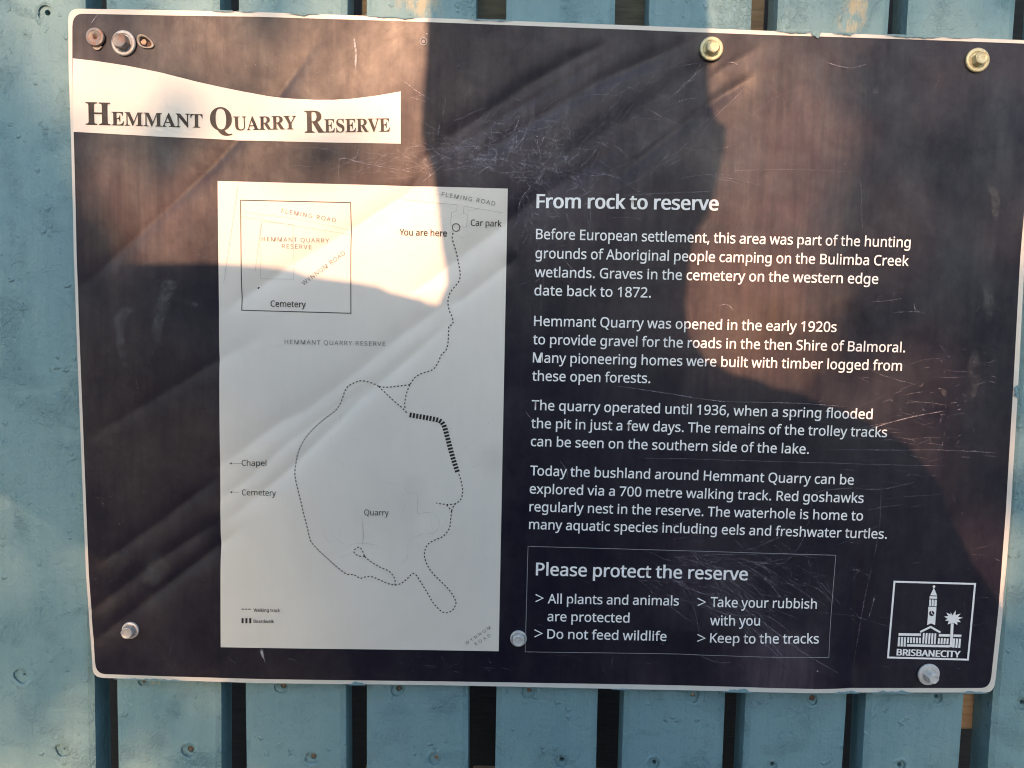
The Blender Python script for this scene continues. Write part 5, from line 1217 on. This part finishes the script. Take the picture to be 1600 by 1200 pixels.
# fence paint smeared over the sheet's pale rim
def smear(edge_px, t0, t1, depth_px, inward):
    """ragged run of paint along an outline, from its rim inwards"""
    P = np.array(edge_px, float); k = 0
    x0, x1 = sorted((t0, t1)); axis = 0 if inward[0] == 0 else 1
    order = np.argsort(P[:, axis])
    n_ = max(4, int((x1 - x0) / 3)); d = 0; pts = []
    for i in range(n_ + 1):
        a = x0 + (x1 - x0) * i / n_
        b = np.interp(a, P[order, axis], P[order, 1 - axis])
        d = .55 * d + .45 * NR.uniform(0, 1) * depth_px * 1.6
        e = d * min(1, 4 * min(i, n_ - i) / n_)
        base = (a, b) if axis == 0 else (b, a)
        pts.append((on_plane(base[0] - inward[0] * .6, base[1] - inward[1] * .6), on_plane(base[0] + inward[0] * e, base[1] + inward[1] * e)))
    pm = Flat(); n0 = 0
    for a, b in pts:
        pm.v += [a, b]
    for i in range(len(pts) - 1):
        q = n0 + 2 * i; pm.f.append([q, q + 1, q + 3, q + 2])
    pm.build('paint_smear', LIFT['wear'] + .0001, M_TEALSMEAR, sign, False)
for a, b, d in ((330, 365, 3), (372, 400, 2), (448, 500, 3.4), (570, 660, 3.0), (730, 800, 1.8), (1210, 1267, 3), (1266, 1282, 9), (1300, 1335, 4), (1382, 1470, 4.2), (1470, 1520, 1.4)):
    smear(OUT_TOP, a, b, d, (0, 1))
for a, b, d in ((180, 300, 2.2), (545, 572, 5), (955, 985, 2), (1128, 1175, 4), (1300, 1342, 3), (1360, 1425, 4.5), (1500, 1540, 3)):
    smear(OUT_BOT, a, b, d, (0, -1))
for a, b, d in ((600, 622, 10), (300, 420, 1.5), (880, 960, 1.4)):
    smear(OUT_RIGHT, a, b, d, (-1, 0))

# little old filled hole near the top edge
fh = Flat(); fh.disc(on_plane(662, 65.5), 6 * PXM, 4.6 * PXM); fh.disc(on_plane(662, 65.8), 2.4 * PXM)
fh.a = []
fh.build('filled_hole', LIFT['ink'], M_HAIRLINE, sign)

# ------------------------------------------------------------------ fixings
def lathe(prof, n=40):
    """prof: (radius, height towards the viewer)"""
    v, f = [], []
    m = len(prof)
    for k in range(n):
        a = 2 * math.pi * k / n
        v += [(r * math.cos(a), -h, r * math.sin(a)) for r, h in prof]
    for k in range(n):
        for j in range(m - 1):
            a = k * m + j; b = ((k + 1) % n) * m + j
            f.append([a, b, b + 1, a + 1])
    f.append([k * m + m - 1 for k in range(n)])
    return v, f

def hex_head(r, h0, h1):
    v, f = [], []
    rings = [(r, h0), (r, h1 - .0009), (r * .93, h1 - .0003), (r * .78, h1), (r * .55, h1 - .0002), (r * .5, h1 - .0003)]
    for i, (rr, h) in enumerate(rings):
        for k in range(24):
            a = 2 * math.pi * k / 24
            q = rr / math.cos((a % (math.pi / 3)) - math.pi / 6) * math.cos(math.pi / 6) if i < 2 else (rr * (1 if i > 2 else .5 + .5 / math.cos((a % (math.pi / 3)) - math.pi / 6) * math.cos(math.pi / 6)))
            v.append((q * math.cos(a), -h, q * math.sin(a)))
    for i in range(len(rings) - 1):
        for k in range(24):
            a = i * 24 + k; b = i * 24 + (k + 1) % 24
            f.append([a, b, b + 24, a + 24])
    f.append([(len(rings) - 1) * 24 + k for k in range(24)])
    return v, f

def smooth_by_angle(me, deg=35):
    for p in me.polygons:
        p.use_smooth = True
    me.update()
    try:
        me.set_sharp_from_angle(angle=math.radians(deg))
    except Exception:
        pass
    return me

def bolt(px, py, rw, rh, height, m_w, m_h, label, spin=0, tilt=(0, 0), washer_h=.0016):
    p = on_plane(px, py)
    h0 = float(relief([p[0]], [p[1]])[0])
    t = link('hex_bolt', None, loc=(p[0], -h0 - .0006, p[1] + SIGN_Z))
    t.rotation_euler = (tilt[0], 0, tilt[1])
    tag(t, label, 'bolt', 'bolts fixing the sign to the fence')
    R, r = rw * PXM, rh * PXM
    v, f = lathe([(R * .96, -.0004), (R, .0002), (R, washer_h * .55), (R * .94, washer_h * .9), (R * .86, washer_h), (r * 1.22, washer_h - .0002), (r * 1.10, washer_h - .0009), (r * .9, washer_h - .0009)])
    link('washer', smooth_by_angle(mesh('washer', v, f)), m_w, t)
    v, f = hex_head(r, washer_h - .0011, height)
    hd = link('hex_head', smooth_by_angle(mesh('hex_head', v, f), 22), m_h, t)
    hd.rotation_euler = (0, math.radians(spin), 0)
    return t

bolt(194.7, 68.4, 18.7, 11.4, .0062, M_ZINC, M_ZINCR, 'rusty hex bolt on a broad pale washer, between round screw and torn plug', 12, (.03, -.05))
bolt(1111.2, 76.8, 17.8, 10.4, .0055, M_ZINCY, M_ZINCY, 'yellowish zinc hex bolt under the top rim where the diagonal creases end', 28)
bolt(1525.5, 95, 18, 10.2, .0055, M_ZINCY, M_ZINCY, 'yellowish zinc hex bolt in the upper right corner with scratches beside it', 20)
bolt(205, 983.8, 13.6, 10.2, .0060, M_ZINCW, M_ZINC, 'dull brownish hex bolt in the lower left corner, left of the map', 5)
bolt(810, 996.6, 13.4, 10.4, .0046, M_ZINCW, M_ZINCW, 'pale grey hex bolt between the map and the thin lined notice box', 30, (.04, 0))
bolt(1449.4, 1052.4, 17.9, 9.0, .0068, M_ZINCW, M_ZINCW, 'shiny white hex bolt flecked with paint just under the city emblem', 10, (.05, .06))

# round screw head beside it, with a rusty recess
p = on_plane(151.4, 59.6); h0 = float(relief([p[0]], [p[1]])[0])
t = link('round_screw', None, loc=(p[0], -h0 - .0006, p[1] + SIGN_Z))
tag(t, 'round grey screw head with a rusty recess, nearest the upper left corner', 'screw')
R = 13.8 * PXM
v, f = lathe([(R * .93, 0), (R, .0006), (R, .0016), (R * .93, .0022), (R * .72, .0025), (R * .62, .0022), (R * .45, .0021), (R * .3, .0018), (R * .18, .0013)], 36)
link('screw_head', smooth_by_angle(mesh('screw_head', v, f)), M_ZINCR, t)
fl = Flat()
cross = []
for k in range(16):
    a = 2 * math.pi * k / 16
    rr = R * (.30 if k % 4 == 0 else .16) * rnd.uniform(.8, 1.2)
    cross.append((rr * math.cos(a + .5), -.00215, rr * math.sin(a + .5)))
link('recess', mesh('recess', cross, [list(range(16))]), M_RUST, t)
v = [(R * math.cos(a) * s, -.0002 - .0004 * (s > 1), R * math.sin(a) * s) for a in (-1.9, -1.6, -1.3, -1.0) for s in (.9, 1.32 if a in (-1.6, -1.3) else 1.15)]
link('burr', mesh('burr', v, [[0, 1, 3, 2], [2, 3, 5, 4], [4, 5, 7, 6]]), M_PLASTIC, t)

# torn plastic plug in an open hole
p = on_plane(227.6, 66.6); h0 = float(relief([p[0]], [p[1]])[0])
t = link('torn_plug', None, loc=(p[0], -h0 - .0006, p[1] + SIGN_Z))
t.rotation_euler = (0, math.radians(27), 0)
tag(t, 'torn oval plastic plug in an open hole, right of the rusty bolt', 'plug')
v, f = [], []
n = 32
for k in range(n):
    a = 2 * math.pi * k / n
    cs, sn = math.cos(a), math.sin(a)
    j = 1 + .06 * math.sin(3 * a + 1) + rnd.uniform(-.02, .02)
    hgt = .0007 + .0007 * max(0, math.cos(a - 2.2))
    for s, h in ((1.0, 0), (1.0, hgt), (.86, hgt * 1.1), (.74, hgt * .5), (.70, -.0012)):
        v.append((13.4 * PXM * cs * s * j, -h, 8.6 * PXM * sn * s * j))
for k in range(n):
    for j in range(4):
        a = k * 5 + j; b = ((k + 1) % n) * 5 + j
        f.append([a, b, b + 1, a + 1])
link('plug_rim', mesh('plug_rim', v, f, True), M_PLASTIC, t)
v = [(13.4 * PXM * .78 * math.cos(2 * math.pi * k / n), -.00005, 8.6 * PXM * .78 * math.sin(2 * math.pi * k / n)) for k in range(n)]
link('hole', mesh('hole', v, [list(range(n))]), M_HOLE, t)
v = [(PXM * x, -.0004 - .0003 * (i % 2), PXM * z) for i, (x, z) in enumerate([(-6, -3), (-2, -5), (2, -3.4), (2.6, 1), (-1, 3.6), (-4, 2.4)])]
link('plug_core', mesh('plug_core', v, [list(range(6))]), mat_plain('frayed_core', (.55, .36, .24), .8, 600), t)
v = [(PXM * (7 + 3.4 * math.cos(a)), -.0002, PXM * (.2 + 4.6 * math.sin(a))) for a in [2 * math.pi * k / 14 for k in range(14)]]
link('rusty_shank', mesh('rusty_shank', v, [list(range(14))]), M_RUST, t)

# ------------------------------------------------------------------ a gum tree behind the photographer, thinning the low sun on both sides
def leafage(px, py):
    """how thickly the foliage stands in the sun's way, as seen from a photo point of the sign"""
    g = lambda x, y, r, k: k * math.exp(-((px - x) ** 2 + (py - y) ** 2) / (2 * r * r))
    od = .03
    if px < 640:
        od += .12 * min(1, (640 - px) / 200)
    od += g(190, 90, 80, .9) + g(-10, 250, 120, 2.6) + g(10, 900, 200, 2.4) + g(120, 1150, 120, .6) + g(430, 1150, 60, 5.0) + g(330, 190, 60, .3) - g(250, 330, 95, .55) - g(420, 400, 90, .35)
    if px > 1360:
        od += 2.2 * min(1, (px - 1360) / 280)
    od += g(1350, 110, 120, .5) + g(1000, -500, 300, .4)
    if py < -300 or py > 1400 or px < -300 or px > 1900:
        od = max(od, .9)
    return max(od, 0.0)
TR = np.random.RandomState(5)
tv, tf = [], []
for k in range(60000):
    px, py = TR.uniform(-1600, 3200), TR.uniform(-1700, 2300)
    if TR.rand() * 2.2 > leafage(px, py):
        continue
    if TR.rand() > .085:
        continue
    x, z = on_plane(px, py)
    d = 5.0 + TR.normal(0, .5)
    c = np.array([x, 0, z + SIGN_Z]) + np.array(SUN_DIR) * d
    if c[2] < 1.2:
        continue
    L_, W_ = TR.uniform(.05, .085), TR.uniform(.016, .026)
    a = TR.normal(0, 1, 3); a[2] -= .8; a /= np.linalg.norm(a)
    b = np.cross(a, TR.normal(0, 1, 3)); b /= np.linalg.norm(b)
    m = np.cross(a, b) * L_ * .08
    n = len(tv)
    tv += [tuple(c - a * L_), tuple(c - a * L_ * .1 + b * W_ + m), tuple(c + a * L_), tuple(c - a * L_ * .1 - b * W_ + m)]
    tf.append([n, n + 1, n + 2, n + 3])
tree = link('gum_tree', None, loc=(0, 0, 0))
tag(tree, 'gum tree standing behind the photographer, its thin foliage dappling the sunlight on the sign', 'tree')
link('crown', mesh('crown', tv, tf), mat_plain('gum_leaf', (.07, .095, .05), .55, 20), tree)
# unseen bushland added far behind the photographer to hide the bright rim of the sky
wv, wf = [], []
for k in range(9000):
    a = math.radians(TR.uniform(-85, 85)); d = 22 + TR.normal(0, 1.6)
    top = 3.6 + 1.1 * math.sin(a * 9) + .7 * math.sin(a * 23 + 1) - (1.3 if abs(a - SUN_AZ) < .12 else 0)
    z = TR.uniform(0, 1) ** .8 * top + TR.normal(0, .12)
    c = np.array([math.sin(a) * d, -math.cos(a) * d, max(z, .05)])
    u = TR.normal(0, 1, 3); u /= np.linalg.norm(u); w = np.cross(u, TR.normal(0, 1, 3)); w /= np.linalg.norm(w)
    r = TR.uniform(.25, .6); n = len(wv)
    wv += [tuple(c - u * r), tuple(c + w * r * .6), tuple(c + u * r), tuple(c - w * r * .6)]; wf.append([n, n + 1, n + 2, n + 3])
tag(link('added_woods', mesh('added_woods', wv, wf), mat_plain('bush_leaf', (.055, .07, .04), .7, 2)), 'added unseen bushland far behind the photographer, darkening what the sign reflects', 'added_woods', kind='stuff')
def limb(pts, r0, r1, n=12):
    v, f = [], []
    P = [np.array(p, float) for p in pts]
    for i, p in enumerate(P):
        d = P[min(i + 1, len(P) - 1)] - P[max(i - 1, 0)]; d /= np.linalg.norm(d)
        u = np.cross(d, (0.3, .9, .1)); u /= np.linalg.norm(u); w = np.cross(d, u)
        r = r0 + (r1 - r0) * i / (len(P) - 1)
        v += [tuple(p + r * (u * math.cos(2 * math.pi * k / n) + w * math.sin(2 * math.pi * k / n))) for k in range(n)]
    for i in range(len(P) - 1):
        for k in range(n):
            f.append([i * n + k, i * n + (k + 1) % n, (i + 1) * n + (k + 1) % n, (i + 1) * n + k])
    return v, f
bx_, by_ = -3.1, -5.2
v, f = limb([(bx_, by_, -.05), (bx_ + .05, by_, .8), (bx_ - .03, by_ + .05, 1.7), (bx_ + .1, by_, 2.8), (bx_ + .25, by_, 4.2)], .17, .08)
for q, r0, r1 in (([(bx_ + .1, by_, 2.6), (bx_ + .9, by_ + .1, 3.4), (bx_ + 1.7, by_, 3.75), (bx_ + 2.9, by_ + .1, 3.95)], .06, .02), ([(bx_ + .1, by_, 3.0), (bx_ + 1.4, by_ + .2, 4.0), (bx_ + 3.4, by_, 4.35), (bx_ + 4.6, by_, 4.1)], .05, .015), ([(bx_, by_, 2.0), (bx_ - .6, by_ - .3, 2.9), (bx_ - 1.0, by_, 3.8)], .06, .02)):
    v2, f2 = limb(q, r0, r1); n = len(v); v += v2; f += [[i + n for i in k] for k in f2]
link('trunk', mesh('trunk', v, f, True), mat_plain('gum_bark', (.28, .24, .20), .9, 8), tree)

# ------------------------------------------------------------------ the photographer, standing behind the camera
PD = 0.66                                       # how far the figure stands from the sign
def body_pt(px, py):
    x, z = on_plane(px, py)
    return (x + PD * SUN_DIR.x / -SUN_DIR.y, z + PD * SUN_DIR.z / -SUN_DIR.y)
SIL = [(760, -330), (700, -240), (672, -120), (667, 0), (666, 100), (659, 160), (657, 205), (670, 250), (681, 300), (690, 390), (703, 484), (640, 463), (540, 440), (430, 420), (330, 414), (120, 421), (-60, 432), (-250, 470), (-330, 560), (-310, 660), (-200, 690),
       (0, 775), (80, 825), (170, 885), (290, 985), (345, 1055), (390, 1105), (415, 1180), (440, 1300), (560, 1500), (560, 2000), (520, 2500),
       (1320, 2500), (1300, 2000), (1330, 1600), (1440, 1420), (1590, 1380), (1690, 1290), (1710, 1160), (1660, 1060), (1600, 1000), (1560, 940), (1520, 880), (1490, 815), (1465, 755), (1420, 695), (1350, 655), (1250, 617), (1160, 592), (1105, 565), (1078, 525), (1070, 480), (1078, 400), (1092, 350), (1116, 320),
       (1124, 270), (1136, 215), (1136, 196), (1113, 186), (1108, 130), (1110, 0), (1100, -120), (1070, -240), (1010, -330), (890, -360)]
poly = np.array([body_pt(*p) for p in SIL])
zlow = -SIGN_Z + .92
poly[:, 1] = np.maximum(poly[:, 1], zlow - .3)
# legs hang below the hips
hipL, hipR = .0, .0
def seg_dist(X, Zz, P):
    best = np.full(X.shape, 1e9)
    for i in range(len(P)):
        a, b = P[i], P[(i + 1) % len(P)]
        d = b - a; t_ = np.clip(((X - a[0]) * d[0] + (Zz - a[1]) * d[1]) / max(d @ d, 1e-12), 0, 1)
        best = np.minimum(best, np.hypot(X - a[0] - t_ * d[0], Zz - a[1] - t_ * d[1]))
    return best
def inside(X, Zz, P):
    c = np.zeros(X.shape, bool)
    for i in range(len(P)):
        a, b = P[i], P[(i + 1) % len(P)]
        k = (a[1] > Zz) != (b[1] > Zz)
        with np.errstate(divide='ignore', invalid='ignore'):
            xi = (b[0] - a[0]) * (Zz - a[1]) / (b[1] - a[1]) + a[0]
        c ^= k & (X < xi)
    return c
cxm = (body_pt(540, 1400)[0] + body_pt(1310, 1400)[0]) / 2
zhip = max(body_pt(900, 2500)[1], zlow - .3)
floor_z = -SIGN_Z + .012
keep = [q for q in poly if q[1] > zhip + .02]
il = next(i for i, p_ in enumerate(SIL) if p_ == (560, 2000)); ir = next(i for i, p_ in enumerate(SIL) if p_ == (1320, 2500))
legs = []
w_ = .17
for s in (-1,):
    pass
lower = [(cxm - w_, zhip), (cxm - w_ * 1.02, zhip - .1), (cxm - w_ * .9, -.80 + (floor_z + SIGN_Z) * 0 - .0), (cxm - w_ * .82, floor_z + .05), (cxm - w_ * .85, floor_z), (cxm - .05, floor_z), (cxm - .05, floor_z + .05), (cxm - .03, -.80),
         (cxm, zhip - .12), (cxm + .03, -.80), (cxm + .05, floor_z + .05), (cxm + .05, floor_z), (cxm + w_ * .85, floor_z), (cxm + w_ * .82, floor_z + .05), (cxm + w_ * .9, -.80), (cxm + w_ * 1.02, zhip - .1), (cxm + w_, zhip)]
body_poly = np.array([tuple(q) for q in poly[:il + 1]] + lower + [tuple(q) for q in poly[ir + 1:]])
st_ = .009
gx = np.arange(body_poly[:, 0].min() - .02, body_poly[:, 0].max() + .02, st_)
gz_ = np.arange(body_poly[:, 1].min() - .02, body_poly[:, 1].max() + .02, st_)
GX, GZ = np.meshgrid(gx, gz_, indexing='ij')
ins = inside(GX, GZ, body_poly); D = seg_dist(GX, GZ, body_poly)
cap_t = np.where(GZ > body_pt(890, 520)[1], .085, .10)
Tm = np.where(ins, np.sqrt(np.maximum(0, 1 - (1 - np.minimum(D / (cap_t * .95), 1)) ** 2)) * cap_t, 0)
def rim_point(x, z):
    """nearest point of the figure's outline"""
    A = body_poly; B = np.roll(body_poly, -1, 0); d = B - A
    t_ = np.clip(((x - A[:, 0]) * d[:, 0] + (z - A[:, 1]) * d[:, 1]) / np.maximum((d * d).sum(1), 1e-12), 0, 1)
    Q = A + d * t_[:, None]
    return Q[np.argmin(np.hypot(Q[:, 0] - x, Q[:, 1] - z))]
vidx = {}; bv = []; bf = []
# boundary cells share one rim so that front and back close up
def vid(i, j, s):
    k = (i, j, s if D[i, j] > st_ * .45 and ins[i, j] else 0)
    if k not in vidx:
        vidx[k] = len(bv)
        lean = 0.0
        if k[2]:
            bv.append((GX[i, j], -PD + lean + s * Tm[i, j], GZ[i, j] + SIGN_Z))
        else:
            q = rim_point(GX[i, j], GZ[i, j])
            bv.append((q[0], -PD, q[1] + SIGN_Z))
    return vidx[k]
ni, nj = GX.shape
for i in range(ni - 1):
    for j in range(nj - 1):
        if ins[i, j] or ins[i + 1, j] or ins[i, j + 1] or ins[i + 1, j + 1]:
            if ins[i:i + 2, j:j + 2].sum() >= 1:
                for s in (-1, 1):
                    q = [vid(i, j, s), vid(i + 1, j, s), vid(i + 1, j + 1, s), vid(i, j + 1, s)]
                    bf.append(q if s < 0 else q[::-1])
me = mesh('person', bv, bf, True)
person = link('person', me, M_SHIRT)
tag(person, 'person standing with raised elbows whose shadow falls across the sign, in a grey shirt', 'person')
for m_ in (mat_plain('skin', (.42, .26, .19), .6, 40), mat_plain('dark_hair', (.03, .022, .018), .7, 90), mat_plain('blue_trousers', (.05, .06, .09), .9, 80), mat_plain('brown_shoes', (.06, .04, .03), .6, 50)):
    me.materials.append(m_)
zneck, zcrown, zbelt = body_pt(890, 455)[1] + SIGN_Z, body_pt(890, 60)[1] + SIGN_Z, zlow - .18 + SIGN_Z
for p_ in me.polygons:
    c_ = p_.center
    p_.material_index = 4 if c_.z < .09 else 3 if c_.z < zbelt else 0 if c_.z < zneck - .25 * abs(c_.x - .04) else 2 if (c_.z > zcrown or (c_.y < -PD and c_.z > zneck + .06)) else 1
sm_ = person.modifiers.new('smooth', 'SMOOTH'); sm_.factor = .35; sm_.iterations = 1
